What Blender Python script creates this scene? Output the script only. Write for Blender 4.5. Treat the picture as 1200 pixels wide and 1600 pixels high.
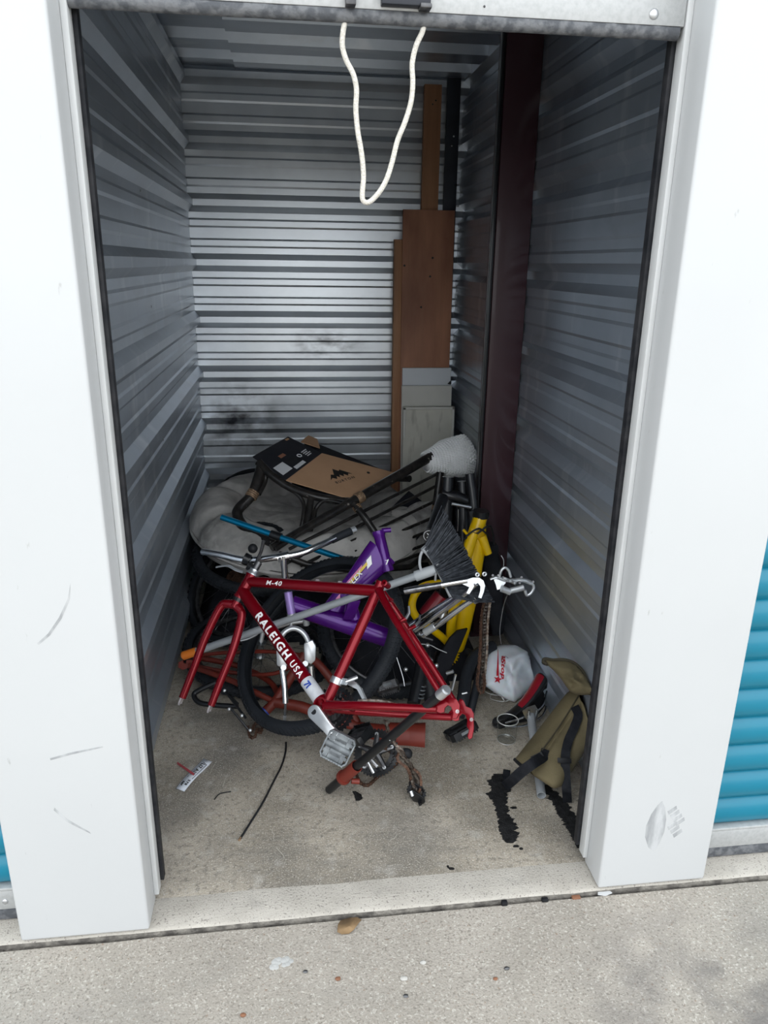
import bpy, bmesh, math, random
from mathutils import Vector, Matrix, Quaternion, noise as mnoise
random.seed(7)
for o in list(bpy.data.objects): bpy.data.objects.remove(o, do_unlink=True)
S = bpy.context.scene
COL = S.collection
V = Vector

# ---------------------------------------------------------------- camera
CAM_R = Matrix(((0.99215, 0.122285, 0.026122), (-0.124246, 0.940518, 0.316209), (0.014099, -0.316973, 0.94833)))
CAM_C = V((-0.00358, -1.53846, 1.64183)); FPX = 1161.69
cd = bpy.data.cameras.new('camera'); cam = bpy.data.objects.new('camera', cd); COL.objects.link(cam)
cd.sensor_fit = 'VERTICAL'; cd.sensor_height = 36.0; cd.lens = FPX / 1600 * 36.0
right, fwd, up = CAM_R.col[0], CAM_R.col[1], CAM_R.col[2]
cam.matrix_world = Matrix(((right.x, up.x, -fwd.x, CAM_C.x), (right.y, up.y, -fwd.y, CAM_C.y), (right.z, up.z, -fwd.z, CAM_C.z), (0, 0, 0, 1)))
cd.clip_start = 0.05; cd.clip_end = 200
S.camera = cam

# ---------------------------------------------------------------- light: flat overcast daylight
W = bpy.data.worlds.new('overcast'); S.world = W; W.use_nodes = True
bg = W.node_tree.nodes['Background']; bg.inputs[0].default_value = (0.92, 0.965, 1.0, 1); bg.inputs[1].default_value = 2.9
S.view_settings.view_transform = 'Standard'; S.view_settings.look = 'None'
S.view_settings.exposure = 0.0; S.view_settings.gamma = 1.0; S.view_settings.use_curve_mapping = False

# ---------------------------------------------------------------- helpers
def P(u, v, y):
    """point of the place seen in direction (u, v) at depth y"""
    d = CAM_R @ V(((u - 600) / FPX, 1.0, -(v - 800) / FPX))
    return CAM_C + d * ((y - CAM_C.y) / d.y)
def F(u, v, z=0.0):
    """point at height z"""
    d = CAM_R @ V(((u - 600) / FPX, 1.0, -(v - 800) / FPX))
    return CAM_C + d * ((z - CAM_C.z) / d.z)

MATS = {}
def mat(name, col, rough=0.5, metal=0.0, col2=None, nscale=8.0, nlo=0.35, nhi=0.65, bump=0.0, bscale=60.0, coat=0.0, trans=0.0, ior=1.45, alpha=1.0, spec=0.5, stretch=None, rvar=0.0, detail=4.0, sss=0.0, aniso=0.0):
    m = bpy.data.materials.new(name); m.use_nodes = True
    nt = m.node_tree; N = nt.nodes; L = nt.links; b = N['Principled BSDF']
    b.inputs['Base Color'].default_value = (*col, 1); b.inputs['Roughness'].default_value = rough
    b.inputs['Metallic'].default_value = metal; b.inputs['IOR'].default_value = ior
    b.inputs['Coat Weight'].default_value = coat; b.inputs['Coat Roughness'].default_value = 0.08
    b.inputs['Transmission Weight'].default_value = trans; b.inputs['Alpha'].default_value = alpha
    b.inputs['Specular IOR Level'].default_value = spec
    tc = N.new('ShaderNodeTexCoord'); mp = N.new('ShaderNodeMapping'); L.new(tc.outputs['Object'], mp.inputs['Vector'])
    if stretch: mp.inputs['Scale'].default_value = stretch
    ns = N.new('ShaderNodeTexNoise'); ns.inputs['Scale'].default_value = nscale; ns.inputs['Detail'].default_value = detail
    L.new(mp.outputs[0], ns.inputs['Vector'])
    cr = N.new('ShaderNodeValToRGB'); cr.color_ramp.elements[0].position = nlo; cr.color_ramp.elements[1].position = nhi
    c2 = col2 if col2 else tuple(c * 0.82 for c in col)
    cr.color_ramp.elements[0].color = (*c2, 1); cr.color_ramp.elements[1].color = (*col, 1)
    L.new(ns.outputs['Fac'], cr.inputs['Fac']); L.new(cr.outputs['Color'], b.inputs['Base Color'])
    if rvar:
        mr = N.new('ShaderNodeMapRange'); mr.inputs['To Min'].default_value = max(0.02, rough - rvar); mr.inputs['To Max'].default_value = min(1, rough + rvar)
        L.new(ns.outputs['Fac'], mr.inputs['Value']); L.new(mr.outputs[0], b.inputs['Roughness'])
    if bump:
        n2 = N.new('ShaderNodeTexNoise'); n2.inputs['Scale'].default_value = bscale; n2.inputs['Detail'].default_value = 3
        L.new(mp.outputs[0], n2.inputs['Vector'])
        bp = N.new('ShaderNodeBump'); bp.inputs['Strength'].default_value = bump; bp.inputs['Distance'].default_value = 0.01
        L.new(n2.outputs['Fac'], bp.inputs['Height']); L.new(bp.outputs[0], b.inputs['Normal'])
    MATS[name] = m
    return m
def mixin(m, fac_builder, color):
    """lay a second colour over a material's base colour with a node-built mask"""
    nt = m.node_tree; N = nt.nodes; L = nt.links; b = N['Principled BSDF']
    src = b.inputs['Base Color'].links[0].from_socket
    mx = N.new('ShaderNodeMix'); mx.data_type = 'RGBA'
    L.new(src, mx.inputs[6]); mx.inputs[7].default_value = (*color, 1)
    L.new(fac_builder(N, L), mx.inputs[0]); L.new(mx.outputs[2], b.inputs['Base Color'])
    return m
def noise_mask(scale, lo, hi, stretch=(1, 1, 1), loc=(0, 0, 0), amp=1.0, detail=5, box=None, kind='noise'):
    def f(N, L):
        tc = N.new('ShaderNodeTexCoord'); mp = N.new('ShaderNodeMapping'); mp.inputs['Scale'].default_value = stretch; mp.inputs['Location'].default_value = loc
        L.new(tc.outputs['Object'], mp.inputs['Vector'])
        if kind == 'noise':
            n = N.new('ShaderNodeTexNoise'); n.inputs['Scale'].default_value = scale; n.inputs['Detail'].default_value = detail; out = n.outputs['Fac']
        else:
            n = N.new('ShaderNodeTexVoronoi'); n.inputs['Scale'].default_value = scale; out = n.outputs['Distance']
        L.new(mp.outputs[0], n.inputs['Vector'])
        r = N.new('ShaderNodeMapRange'); r.inputs['From Min'].default_value = lo; r.inputs['From Max'].default_value = hi; r.inputs['To Max'].default_value = amp
        L.new(out, r.inputs['Value']); out = r.outputs[0]
        if box:   # (centre, radii): soft ellipsoid of wear with its own place
            (cx, cy, cz), (rx, ry, rz) = box
            m2 = N.new('ShaderNodeMapping'); m2.vector_type = 'POINT'
            m2.inputs['Location'].default_value = (-cx / rx, -cy / ry, -cz / rz); m2.inputs['Scale'].default_value = (1 / rx, 1 / ry, 1 / rz)
            L.new(tc.outputs['Object'], m2.inputs['Vector'])
            ln = N.new('ShaderNodeVectorMath'); ln.operation = 'LENGTH'; L.new(m2.outputs[0], ln.inputs[0])
            r2 = N.new('ShaderNodeMapRange'); r2.inputs['From Min'].default_value = 1.0; r2.inputs['From Max'].default_value = 0.3
            L.new(ln.outputs['Value'], r2.inputs['Value'])
            mu = N.new('ShaderNodeMath'); mu.operation = 'MULTIPLY'; L.new(out, mu.inputs[0]); L.new(r2.outputs[0], mu.inputs[1]); out = mu.outputs[0]
        return out
    return f

ROOTLOC = {}
class MB:
    """collects geometry in world coordinates, then links it as one mesh object"""
    def __init__(s): s.v = []; s.f = []
    def add(s, vs, fs):
        n = len(s.v); s.v += [V(p) for p in vs]; s.f += [tuple(i + n for i in f) for f in fs]; return s
    def box(s, lo, hi, M=None):
        x0, y0, z0 = lo; x1, y1, z1 = hi
        vs = [V(p) for p in ((x0, y0, z0), (x1, y0, z0), (x1, y1, z0), (x0, y1, z0), (x0, y0, z1), (x1, y0, z1), (x1, y1, z1), (x0, y1, z1))]
        if M is not None: vs = [M @ p for p in vs]
        return s.add(vs, [(0, 3, 2, 1), (4, 5, 6, 7), (0, 1, 5, 4), (1, 2, 6, 5), (2, 3, 7, 6), (3, 0, 4, 7)])
    def obox(s, c, ax, ay, az, hx, hy, hz):
        M = Matrix((V(ax).normalized(), V(ay).normalized(), V(az).normalized())).transposed()
        vs = [V(c) + M @ V((sx * hx, sy * hy, sz * hz)) for sz in (-1, 1) for sx, sy in ((-1, -1), (1, -1), (1, 1), (-1, 1))]
        return s.add(vs, [(0, 3, 2, 1), (4, 5, 6, 7), (0, 1, 5, 4), (1, 2, 6, 5), (2, 3, 7, 6), (3, 0, 4, 7)])
    def tube(s, pts, r, n=14, cap=True, hollow=0.0, flat=1.0, upv=None):
        pts = [V(p) for p in pts]; k = len(pts)
        rs = list(r) if isinstance(r, (list, tuple)) else [r] * k
        T = []
        for i in range(k):
            t = (pts[min(i + 1, k - 1)] - pts[max(i - 1, 0)]); T.append(t.normalized() if t.length > 1e-9 else V((0, 0, 1)))
        u0 = V(upv) if upv is not None else (V((0, 0, 1)) if abs(T[0].z) < .9 else V((1, 0, 0)))
        U = (u0 - T[0] * u0.dot(T[0])).normalized(); rings = []; base = len(s.v)
        for i in range(k):
            U = (U - T[i] * U.dot(T[i])).normalized(); B = T[i].cross(U)
            for j in range(n):
                a = 2 * math.pi * j / n; s.v.append(pts[i] + (U * math.cos(a) * flat + B * math.sin(a)) * rs[i])
        for i in range(k - 1):
            for j in range(n):
                a = base + i * n + j; b = base + i * n + (j + 1) % n; s.f.append((a, b, b + n, a + n))
        if cap:
            if hollow:
                for e, i, sg in ((0, 0, 1), (1, k - 1, -1)):
                    st = len(s.v); T_ = T[i]
                    for dep, q in ((0, hollow), (sg * rs[i] * 2.5, hollow * .98)):
                        for j in range(n): s.v.append(pts[i] + (s.v[base + i * n + j] - pts[i]) * q + T_ * dep)
                    for j in range(n):
                        a = base + i * n + j; b = base + i * n + (j + 1) % n; c = st + j; d = st + (j + 1) % n
                        q1, q2 = (a, c, d, b), (c, c + n, d + n, d)
                        s.f.append(q1 if e == 0 else q1[::-1]); s.f.append(q2 if e == 0 else q2[::-1])
                    end = tuple(st + n + j for j in range(n)); s.f.append(end[::-1] if e == 0 else end)
            else:
                s.f.append(tuple(base + j for j in range(n))[::-1]); s.f.append(tuple(base + (k - 1) * n + j for j in range(n)))
        return s
    def torus(s, c, nrm, R, r, n=64, m=12, rz=None, arc=1.0, start=0.0, xdir=None):
        nrm = V(nrm).normalized(); a = V(xdir) if xdir is not None else (nrm.orthogonal()); a = (a - nrm * a.dot(nrm)).normalized(); b = nrm.cross(a); rz = rz or r; base = len(s.v)
        full = arc >= .999; k = n if full else n + 1
        for i in range(k):
            t = 2 * math.pi * (start + arc * i / n); d = a * math.cos(t) + b * math.sin(t)
            for j in range(m):
                q = 2 * math.pi * j / m; s.v.append(V(c) + d * (R + r * math.cos(q)) + nrm * rz * math.sin(q))
        for i in range(n if full else n):
            for j in range(m):
                i2 = (i + 1) % k; s.f.append((base + i * m + j, base + i2 * m + j, base + i2 * m + (j + 1) % m, base + i * m + (j + 1) % m))
        if not full:
            s.f.append(tuple(base + j for j in range(m))); s.f.append(tuple(base + n * m + j for j in range(m))[::-1])
        return s
    def prism(s, poly, o, ax, ay, th):
        """polygon (2d) extruded by +-th/2 along ax x ay"""
        o = V(o); ax = V(ax).normalized(); ay = V(ay); ay = (ay - ax * ay.dot(ax)).normalized(); nz = ax.cross(ay); n = len(poly); base = len(s.v)
        for sg in (-.5, .5):
            for (x, y) in poly: s.v.append(o + ax * x + ay * y + nz * th * sg)
        s.f.append(tuple(base + i for i in range(n))[::-1]); s.f.append(tuple(base + n + i for i in range(n)))
        for i in range(n): j = (i + 1) % n; s.f.append((base + i, base + j, base + n + j, base + n + i))
        return s
    def ball(s, c, r, n=12, m=8, sc=(1, 1, 1), M=None):
        base = len(s.v); c = V(c)
        for i in range(m + 1):
            th = math.pi * i / m
            for j in range(n):
                a = 2 * math.pi * j / n; p = V((math.sin(th) * math.cos(a) * sc[0], math.sin(th) * math.sin(a) * sc[1], math.cos(th) * sc[2])) * r
                s.v.append(c + (M @ p if M is not None else p))
        for i in range(m):
            for j in range(n):
                a = base + i * n + j; b = base + i * n + (j + 1) % n; s.f.append((a, a + n, b + n, b))
        return s
    def ribbon(s, pts, w, th, side):
        """flat strap along pts; side = width direction (vector or list)"""
        pts = [V(p) for p in pts]; k = len(pts); base = len(s.v)
        for i in range(k):
            t = (pts[min(i + 1, k - 1)] - pts[max(i - 1, 0)]).normalized(); sd = V(side[i] if isinstance(side, list) else side); sd = (sd - t * sd.dot(t)).normalized(); nn = t.cross(sd)
            for a, b in ((-.5, -.5), (.5, -.5), (.5, .5), (-.5, .5)): s.v.append(pts[i] + sd * a * w + nn * b * th)
        for i in range(k - 1):
            for j in range(4):
                a = base + i * 4 + j; b = base + i * 4 + (j + 1) % 4; s.f.append((a, b, b + 4, a + 4))
        s.f.append((base + 3, base + 2, base + 1, base)); q = base + (k - 1) * 4; s.f.append((q, q + 1, q + 2, q + 3))
        return s
    def build(s, name, m, parent=None, smooth=True, angle=40, bevel=0.0, seg=2, weld=False):
        me = bpy.data.meshes.new(name); off = V((0, 0, 0))
        if parent is not None:
            off = ROOTLOC[parent.name]
        me.from_pydata([tuple(p - off) for p in s.v], [], s.f); me.update()
        bm = bmesh.new(); bm.from_mesh(me)
        if weld: bmesh.ops.remove_doubles(bm, verts=bm.verts, dist=1e-5)
        if bevel: bmesh.ops.bevel(bm, geom=[e for e in bm.edges if len(e.link_faces) == 2 and e.calc_face_angle(0) > .5], offset=bevel, segments=seg, affect='EDGES', profile=.5)
        bmesh.ops.recalc_face_normals(bm, faces=bm.faces); bm.to_mesh(me); bm.free()
        if smooth:
            me.shade_smooth(); me.set_sharp_from_angle(angle=math.radians(angle))
        me.materials.append(m if not isinstance(m, str) else MATS[m])
        o = bpy.data.objects.new(name, me); COL.objects.link(o)
        if parent is not None: o.parent = parent; ROOTLOC[o.name] = off
        else: ROOTLOC[o.name] = off
        return o
def tag(o, label=None, cat=None, group=None, kind=None):
    if label: o['label'] = label
    if cat: o['category'] = cat
    if group: o['group'] = group
    if kind: o['kind'] = kind
    return o
def thing(name, loc, label, cat, group=None, kind=None):
    o = bpy.data.objects.new(name, None); o.empty_display_size = .05; COL.objects.link(o); o.location = loc; ROOTLOC[o.name] = V(loc)
    return tag(o, label, cat, group, kind)
def spline(pts, n=8):
    """Catmull-Rom through points"""
    pts = [V(p) for p in pts]; out = []; k = len(pts)
    for i in range(k - 1):
        p0 = pts[max(i - 1, 0)]; p1 = pts[i]; p2 = pts[i + 1]; p3 = pts[min(i + 2, k - 1)]
        for j in range(n):
            t = j / n; out.append(.5 * ((2 * p1) + (p2 - p0) * t + (2 * p0 - 5 * p1 + 4 * p2 - p3) * t * t + (3 * p1 - p0 - 3 * p2 + p3) * t ** 3))
    out.append(pts[-1]); return out
def text_mesh(txt, size=1.0, bold=0.0, spacing=1.0, shear=0.0):
    """flat glyph outlines as (verts2d, faces); centred"""
    c = bpy.data.curves.new('t', 'FONT'); c.body = txt; c.size = size; c.offset = bold; c.space_character = spacing; c.shear = shear
    c.align_x = 'CENTER'; c.align_y = 'CENTER'; c.resolution_u = 3
    o = bpy.data.objects.new('t', c); COL.objects.link(o); dg = bpy.context.evaluated_depsgraph_get(); dg.update()
    me = bpy.data.meshes.new_from_object(o.evaluated_get(dg)); bpy.data.objects.remove(o)
    bm = bmesh.new(); bm.from_mesh(me); bpy.data.meshes.remove(me)
    return bm
def flat_text(mb, txt, o, ax, ay, h, bold=0.0, spacing=1.0, off=0.0008, shear=0.0, wrap=None, sx=1.0):
    """lay text on a plane (o, ax, ay) or round a tube (wrap = radius; ax = tube axis, ay = across, outward = ax x ay)"""
    bm = text_mesh(txt, h * 1.4, bold, spacing, shear); ax = V(ax).normalized(); ay = V(ay); ay = (ay - ax * ay.dot(ax)).normalized(); nz = ax.cross(ay)
    if wrap:
        for i in range(-8, 9):
            bmesh.ops.bisect_plane(bm, geom=list(bm.verts) + list(bm.edges) + list(bm.faces), plane_co=(0, i * h / 10, 0), plane_no=(0, 1, 0))
    vs = []
    for v in bm.verts:
        x, y = v.co.x * sx, v.co.y
        if wrap: ph = y / wrap; p = V(o) + ax * x + (nz * math.cos(ph) + ay * math.sin(ph)) * (wrap + off)
        else: p = V(o) + ax * x + ay * y + nz * off
        vs.append(p)
    bm.verts.index_update(); fs = [tuple(v.index for v in f.verts) for f in bm.faces]; bm.free()
    return mb.add(vs, fs)
# ---------------------------------------------------------------- materials
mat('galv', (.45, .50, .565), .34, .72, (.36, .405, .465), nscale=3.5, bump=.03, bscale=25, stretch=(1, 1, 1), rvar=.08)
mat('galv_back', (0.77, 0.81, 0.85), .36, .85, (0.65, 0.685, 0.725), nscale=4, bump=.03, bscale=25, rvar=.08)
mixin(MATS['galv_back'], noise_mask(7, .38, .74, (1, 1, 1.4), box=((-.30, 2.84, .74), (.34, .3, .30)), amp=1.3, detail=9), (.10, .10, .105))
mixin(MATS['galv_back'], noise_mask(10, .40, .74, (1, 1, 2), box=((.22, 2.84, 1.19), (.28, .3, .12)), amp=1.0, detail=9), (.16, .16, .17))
mixin(MATS['galv'], noise_mask(6, .60, .80, (1, .35, 1.5), amp=.55), (.30, .31, .33))
mixin(MATS['galv'], noise_mask(3, .58, .72, (1, 3, .5), loc=(3, 1, 2), amp=.4), (.72, .74, .76))
mat('galv_bar', (0.4588, 0.4662, 0.4662), .5, .35, (0.3996, 0.407, 0.407), nscale=90, nlo=.3, nhi=.6, bump=.05, bscale=300)
mat('white_paint', (0.5243, 0.5333, 0.5393), .45, 0, (0.5093, 0.5183, 0.5243), nscale=2, coat=.1)
mixin(MATS['white_paint'], noise_mask(7, .68, .80, (1, 1, .5), amp=.22), (.40, .40, .39))
mixin(MATS['white_paint'], noise_mask(55, .70, .76, (1, 1, .35), amp=.6), (.33, .33, .32))
mat('guide_white', (0.576, 0.5832, 0.5832), .4, 0, (0.5184, 0.5256, 0.5256), nscale=5)
mat('scuff', (0.28, 0.287, 0.294), .7, 0, (0.462, 0.469, 0.476), nscale=40, stretch=(1, 1, .3))
mat('black_seal', (.012, .013, .016), .6, 0, (.03, .03, .033), nscale=30, spec=.2)
mat('rubber_seal', (.075, .08, .09), .75, 0, (.15, .155, .165), nscale=50, nlo=.40, nhi=.58, bump=.3, bscale=80)
mat('maroon', (.034, .009, .014), .5, 0, (.026, .007, .011), nscale=3, coat=.15)
mat('navy_steel', (.030, .034, .045), .5, 0, (.02, .022, .03), nscale=6)
mat('teal', (0, 0.1692, 0.2592), .38, 0, (0, 0.1548, 0.2412), nscale=3, coat=.15)
mat('screw', (.65, .66, .68), .35, .9)
# concrete inside: worn slab
m = mat('concrete_in', (.44, .39, .32), .8, 0, (.235, .205, .16), nscale=2.6, nlo=.38, nhi=.62, bump=.25, bscale=140, rvar=.1, detail=8)
mixin(m, noise_mask(60, .52, .66, amp=.65), (.15, .135, .11))
mixin(m, noise_mask(160, .58, .66, amp=.5, loc=(4, 4, 0)), (.52, .50, .47))
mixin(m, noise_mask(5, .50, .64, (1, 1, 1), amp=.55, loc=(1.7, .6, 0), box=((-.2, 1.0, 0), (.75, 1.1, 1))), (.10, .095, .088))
mixin(m, noise_mask(2.2, .46, .62, (1, 1, 1), amp=.55, loc=(5, 2, 0)), (.15, .14, .125))
mixin(m, noise_mask(18, .56, .72, (1, 1, 1), amp=.35, loc=(8, 3, 0)), (.55, .53, .49))
mixin(m, noise_mask(4, .45, .62, (1, 4, 1), amp=.5, box=((.2, .22, 0), (1.2, .2, 1))), (.19, .175, .15))
mixin(m, noise_mask(260, .58, .68, amp=.7, detail=2), (.66, .62, .55))
mixin(m, noise_mask(230, .60, .70, amp=.7, detail=2, loc=(3, 8, 0)), (.10, .09, .08))
m = mat('concrete_sill', (0.444, 0.4144, 0.37), .85, 0, (0.37, 0.3441, 0.3034), nscale=9, bump=.3, bscale=200, detail=8)
mixin(m, noise_mask(190, .60, .68, amp=.75, detail=2), (.14, .125, .115))
mixin(m, noise_mask(12, .58, .72, amp=.4, loc=(3, 3, 0)), (.23, .22, .20))
m = mat('concrete_out', (0.3848, 0.3515, 0.3071), .88, 0, (0.3034, 0.2775, 0.2405), nscale=3.2, bump=.35, bscale=220, detail=9)
mixin(m, noise_mask(170, .54, .66, amp=.75, detail=3), (.15, .13, .11))
mixin(m, noise_mask(1.3, .42, .60, amp=.35, detail=6), (.27, .245, .21))
mixin(m, noise_mask(120, .66, .72, amp=.7, detail=2, loc=(9, 2, 0)), (.23, .15, .10))
mixin(m, noise_mask(160, .57, .68, amp=.7, detail=3, loc=(1, 6, 0)), (.53, .50, .45))
mixin(m, noise_mask(7, .44, .62, amp=.75, box=((1.0, -.42, 0), (.45, .42, 1))), (.13, .12, .115))
mixin(m, noise_mask(6, .44, .62, amp=.7, box=((-.55, -.42, 0), (.38, .30, 1))), (.145, .135, .13))
mixin(m, noise_mask(3, .45, .65, (1, 3, 1), amp=.5, box=((-.3, -.18, 0), (.9, .14, 1))), (.25, .235, .21))
mat('curb_dark', (0.2025, 0.1875, 0.165), .9, 0, (0.0825, 0.075, 0.0675), nscale=25, nlo=.4, nhi=.6, bump=.5, bscale=120)
mat('tar', (0.0084, 0.0084, 0.009), .55, 0, (0.021, 0.021, 0.0216), nscale=60, bump=.5, bscale=220, spec=.2)
mat('ink', (.03, .03, .032), .6)
# wood, board
m = mat('plywood', (0.4185, 0.1938, 0.1116), .62, 0, (0.1938, 0.0775, 0.0465), nscale=4.5, nlo=.32, nhi=.66, stretch=(1.4, 1, .42), bump=.04, bscale=90, detail=7)
mixin(m, noise_mask(22, .74, .80, (1, 1, .55), amp=.8), (.05, .02, .012))
mixin(m, noise_mask(40, .5, .75, (1.8, 1, .06), amp=.4), (.27, .135, .075))
m = mat('stud_wood', (0.396, 0.198, 0.102), .65, 0, (0.312, 0.15, 0.0744), nscale=5, stretch=(5, 1, .35), bump=.05, bscale=90, detail=6)
mixin(m, noise_mask(24, .76, .82, (1, 1, .6), amp=.8), (.06, .025, .015))
mat('edge_wood', (0.432, 0.228, 0.12), .65, 0, (0.3, 0.144, 0.072), nscale=6, stretch=(5, 1, .3), detail=6)
mat('panel_grey', (0.65, 0.675, 0.7), .5, 0, (0.6, 0.625, 0.65), nscale=3)
mat('panel_cream', (0.625, 0.6125, 0.5625), .55, 0, (0.5375, 0.525, 0.475), nscale=3)
m = mat('panel_dirty', (0.648, 0.6278, 0.5468), .6, 0, (0.459, 0.4455, 0.3847), nscale=3.5, nlo=.3, nhi=.65, detail=7)
mixin(m, noise_mask(9, .55, .70, (2, 1, .5), amp=.6), (.15, .13, .10))
# pile
mat('red_paint', (0.2072, 0.00111, 0.00814), .27, .45, (0.1702, 0.00074, 0.00592), nscale=5, coat=.35, spec=.3)
mat('red_chip', (.50, .03, .05), .35, .3, (.4, .36, .36), nscale=90, nlo=.66, nhi=.70)
mat('decal_white', (.86, .86, .86), .45, 0, (.8, .8, .8))
mat('decal_silver', (.72, .74, .77), .3, .3, (.60, .62, .66), nscale=40)
mat('decal_blue', (.02, .06, .35), .4); mat('decal_yellow', (.75, .55, .10), .4); mat('decal_pink', (.75, .25, .45), .4)
mat('purple_paint', (0.07125, 0.006, 0.18), .26, .25, (0.05625, 0.0045, 0.1425), nscale=5, coat=.4, spec=.3)
mat('purple_light', (.36, .25, .60), .3, .2)
mat('yellow_paint', (0.774, 0.495, 0.0009), .3, 0, (0.702, 0.441, 0.0009), nscale=4, coat=.4, spec=.3)
mat('orange_paint', (0.192, 0.0256, 0.0144), .45, 0, (0.112, 0.0176, 0.0112), nscale=7, nlo=.3, nhi=.7)
mat('orange_plastic', (.75, .20, .02), .4)
mat('chrome', (.80, .81, .83), .12, 1.0, (.70, .71, .73), nscale=12)
mat('alu', (.66, .68, .70), .33, .9, (.55, .57, .59), nscale=14, rvar=.06)
mat('alu_white', (.66, .68, .70), .32, .7, (.56, .58, .60), nscale=14)
mat('steel_dark', (.16, .16, .165), .4, .85, (.08, .08, .085), nscale=40)
mat('chain_steel', (.33, .30, .27), .4, .9, (.15, .11, .09), nscale=70, nlo=.4, nhi=.6)
mat('chain_rust', (.16, .085, .055), .65, .5, (.07, .04, .03), nscale=80)
mat('rubber', (0.0156, 0.0182, 0.0221), .55, 0, (0.0221, 0.0247, 0.0299), nscale=12, bump=.1, bscale=120, spec=.2)
mat('rubber_letter', (.30, .30, .31), .6)
mat('black_metal', (0.0084, 0.009, 0.0108), .32, .3, (0.0132, 0.0138, 0.0156), nscale=20, coat=.2)
mat('black_plastic', (0.01105, 0.0117, 0.01365), .45, 0, (0.0195, 0.02015, 0.02275), nscale=25, spec=.2)
mat('grey_plastic', (0.176, 0.192, 0.2), .4, .2, (0.08, 0.088, 0.096), nscale=35)
mat('black_cloth', (.010, .011, .014), .9, 0, (.018, .019, .023), nscale=12, bump=.3, bscale=60, spec=.2)
m = mat('rattan', (.028, .025, .023), .33, 0, (.012, .011, .011), nscale=30, bump=.15, bscale=150, coat=.35, spec=.2)
mixin(m, noise_mask(45, .68, .74, (1, 1, 1), amp=.8), (.30, .27, .24))
mat('binding', (.36, .24, .15), .45, .3, (.16, .10, .06), nscale=90)
m = mat('suede', (0.5912, 0.5676, 0.538), .92, 0, (0.2838, 0.2719, 0.2542), nscale=6, nlo=.34, nhi=.64, bump=.35, bscale=14, detail=7)
mixin(m, noise_mask(22, .52, .66, (1, 1, 1), amp=.45), (.58, .56, .53))
mat('sheet_light', (0.4, 0.392, 0.376), .8, 0, (0.224, 0.216, 0.208), nscale=18, nlo=.4, nhi=.62, bump=.3, bscale=50, detail=7)
mat('kraft', (0.483, 0.2875, 0.1667), .75, 0, (0.4255, 0.253, 0.1437), nscale=8, stretch=(1, 1, 1))
mat('black_card', (.014, .015, .02), .5, 0, (.02, .021, .027), nscale=10, spec=.2)
mat('sticker', (.72, .73, .75), .5, 0, (.66, .67, .69))
mat('print_black', (.012, .011, .011), .6)
mat('blue_anod', (.0, .20, .37), .28, .6, (.0, .16, .31), nscale=8)
m = mat('bubble', (.86, .87, .87), .28, 0, (.76, .77, .77), nscale=20, coat=.4)
mat('handle_grey', (.34, .36, .38), .45, .1, (.29, .31, .33), nscale=8)
mat('bracket_grey', (.42, .44, .46), .45, 0, (.36, .38, .40))
mat('bristle_core', (.008, .009, .011), .8, spec=.2)  # near black: shade in the gaps between filaments put into the colour
mat('bristle', (.060, .066, .078), .5, 0, (.022, .025, .030), nscale=60, spec=.2)
m = mat('bag_white', (.74, .78, .82), .38, 0, (.66, .70, .75), nscale=6, coat=.1)
m.node_tree.nodes['Principled BSDF'].inputs['Subsurface Weight'].default_value = .15
mat('print_red', (.55, .012, .03), .5)
mat('olive', (.145, .118, .062), .85, 0, (.105, .085, .044), nscale=7, bump=.15, bscale=200, detail=6)
mat('olive_dark', (.05, .042, .026), .9)
mat('strap', (.007, .008, .011), .7, 0, (.016, .017, .021), nscale=40, bump=.2, bscale=300, spec=.2)
mat('vinyl_black', (.012, .012, .014), .38, 0, (.02, .02, .022), nscale=20, coat=.2, spec=.2)
mat('vinyl_red', (.26, .008, .02), .35, 0, (.20, .006, .016), coat=.3)
mat('clear', (.97, .98, .98), .02, 0, (.96, .97, .97), trans=1.0, ior=1.12)
mat('wire_clear', (.62, .63, .62), .3, .3)
mat('paper', (.62, .65, .70), .7, 0, (.56, .59, .64), nscale=20)
mat('zip_red', (.38, .06, .07), .5)
mat('rope', (.72, .69, .63), .8, 0, (.60, .57, .51), nscale=150, bump=.5, bscale=300)
mat('leaf', (0.272, 0.176, 0.088), .8, 0, (0.176, 0.112, 0.056), nscale=30)
mat('pebble', (.22, .10, .055), .8); mat('pebble_pale', (0.465, 0.45, 0.42), .8); mat('bird_white', (0.4387, 0.4387, 0.4275), .8)
mat('chalk', (.50, .47, .41), .9)
mat('chrome_reflect_dark', (.30, .30, .32), .18, 1.0, (.14, .14, .15), nscale=30)  # chrome with its dark reflection put into the base colour
# ---------------------------------------------------------------- the shell
ZP = -.016
XL, XR, YB, ZC = -.518, .965, 2.870, 2.585
PITCH = .3048
ZK = [2.2441 - PITCH * k for k in range(-1, 8)]
def rib_profile(z0, z1, shift=0.0):
    """(height, relief) of ribbed sheet between z0 and z1"""
    pts = [(z1, 0.0)]
    for zc in ZK:
        zc += shift
        for dz, h in ((.047, 0), (.016, .030), (-.016, .030), (-.047, 0)): pts.append((zc + dz, h))
        for c in (-.1016, -.2032):
            for dz, h in ((.024, 0), (.014, .0045), (-.014, .0045), (-.024, 0)): pts.append((zc + c + dz, h))
    pts.append((z0, 0.0)); pts = sorted([p for p in pts if z0 - 1e-6 <= p[0] <= z1 + 1e-6], reverse=True)
    return pts
def sheet(name, parent, m, prof, fpos, a0, a1, nseg=1, th=.0012, lap=0.0):
    mb = MB(); n = len(prof)
    for i in range(nseg + 1):
        a = a0 + (a1 - a0) * i / nseg
        for z, h in prof: mb.v.append(fpos(a, z, h + lap))
    for i in range(nseg):
        for j in range(n - 1):
            q = i * n + j; mb.f.append((q, q + 1, q + n + 1, q + n))
    return mb.build(name, m, parent, smooth=False)
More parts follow.
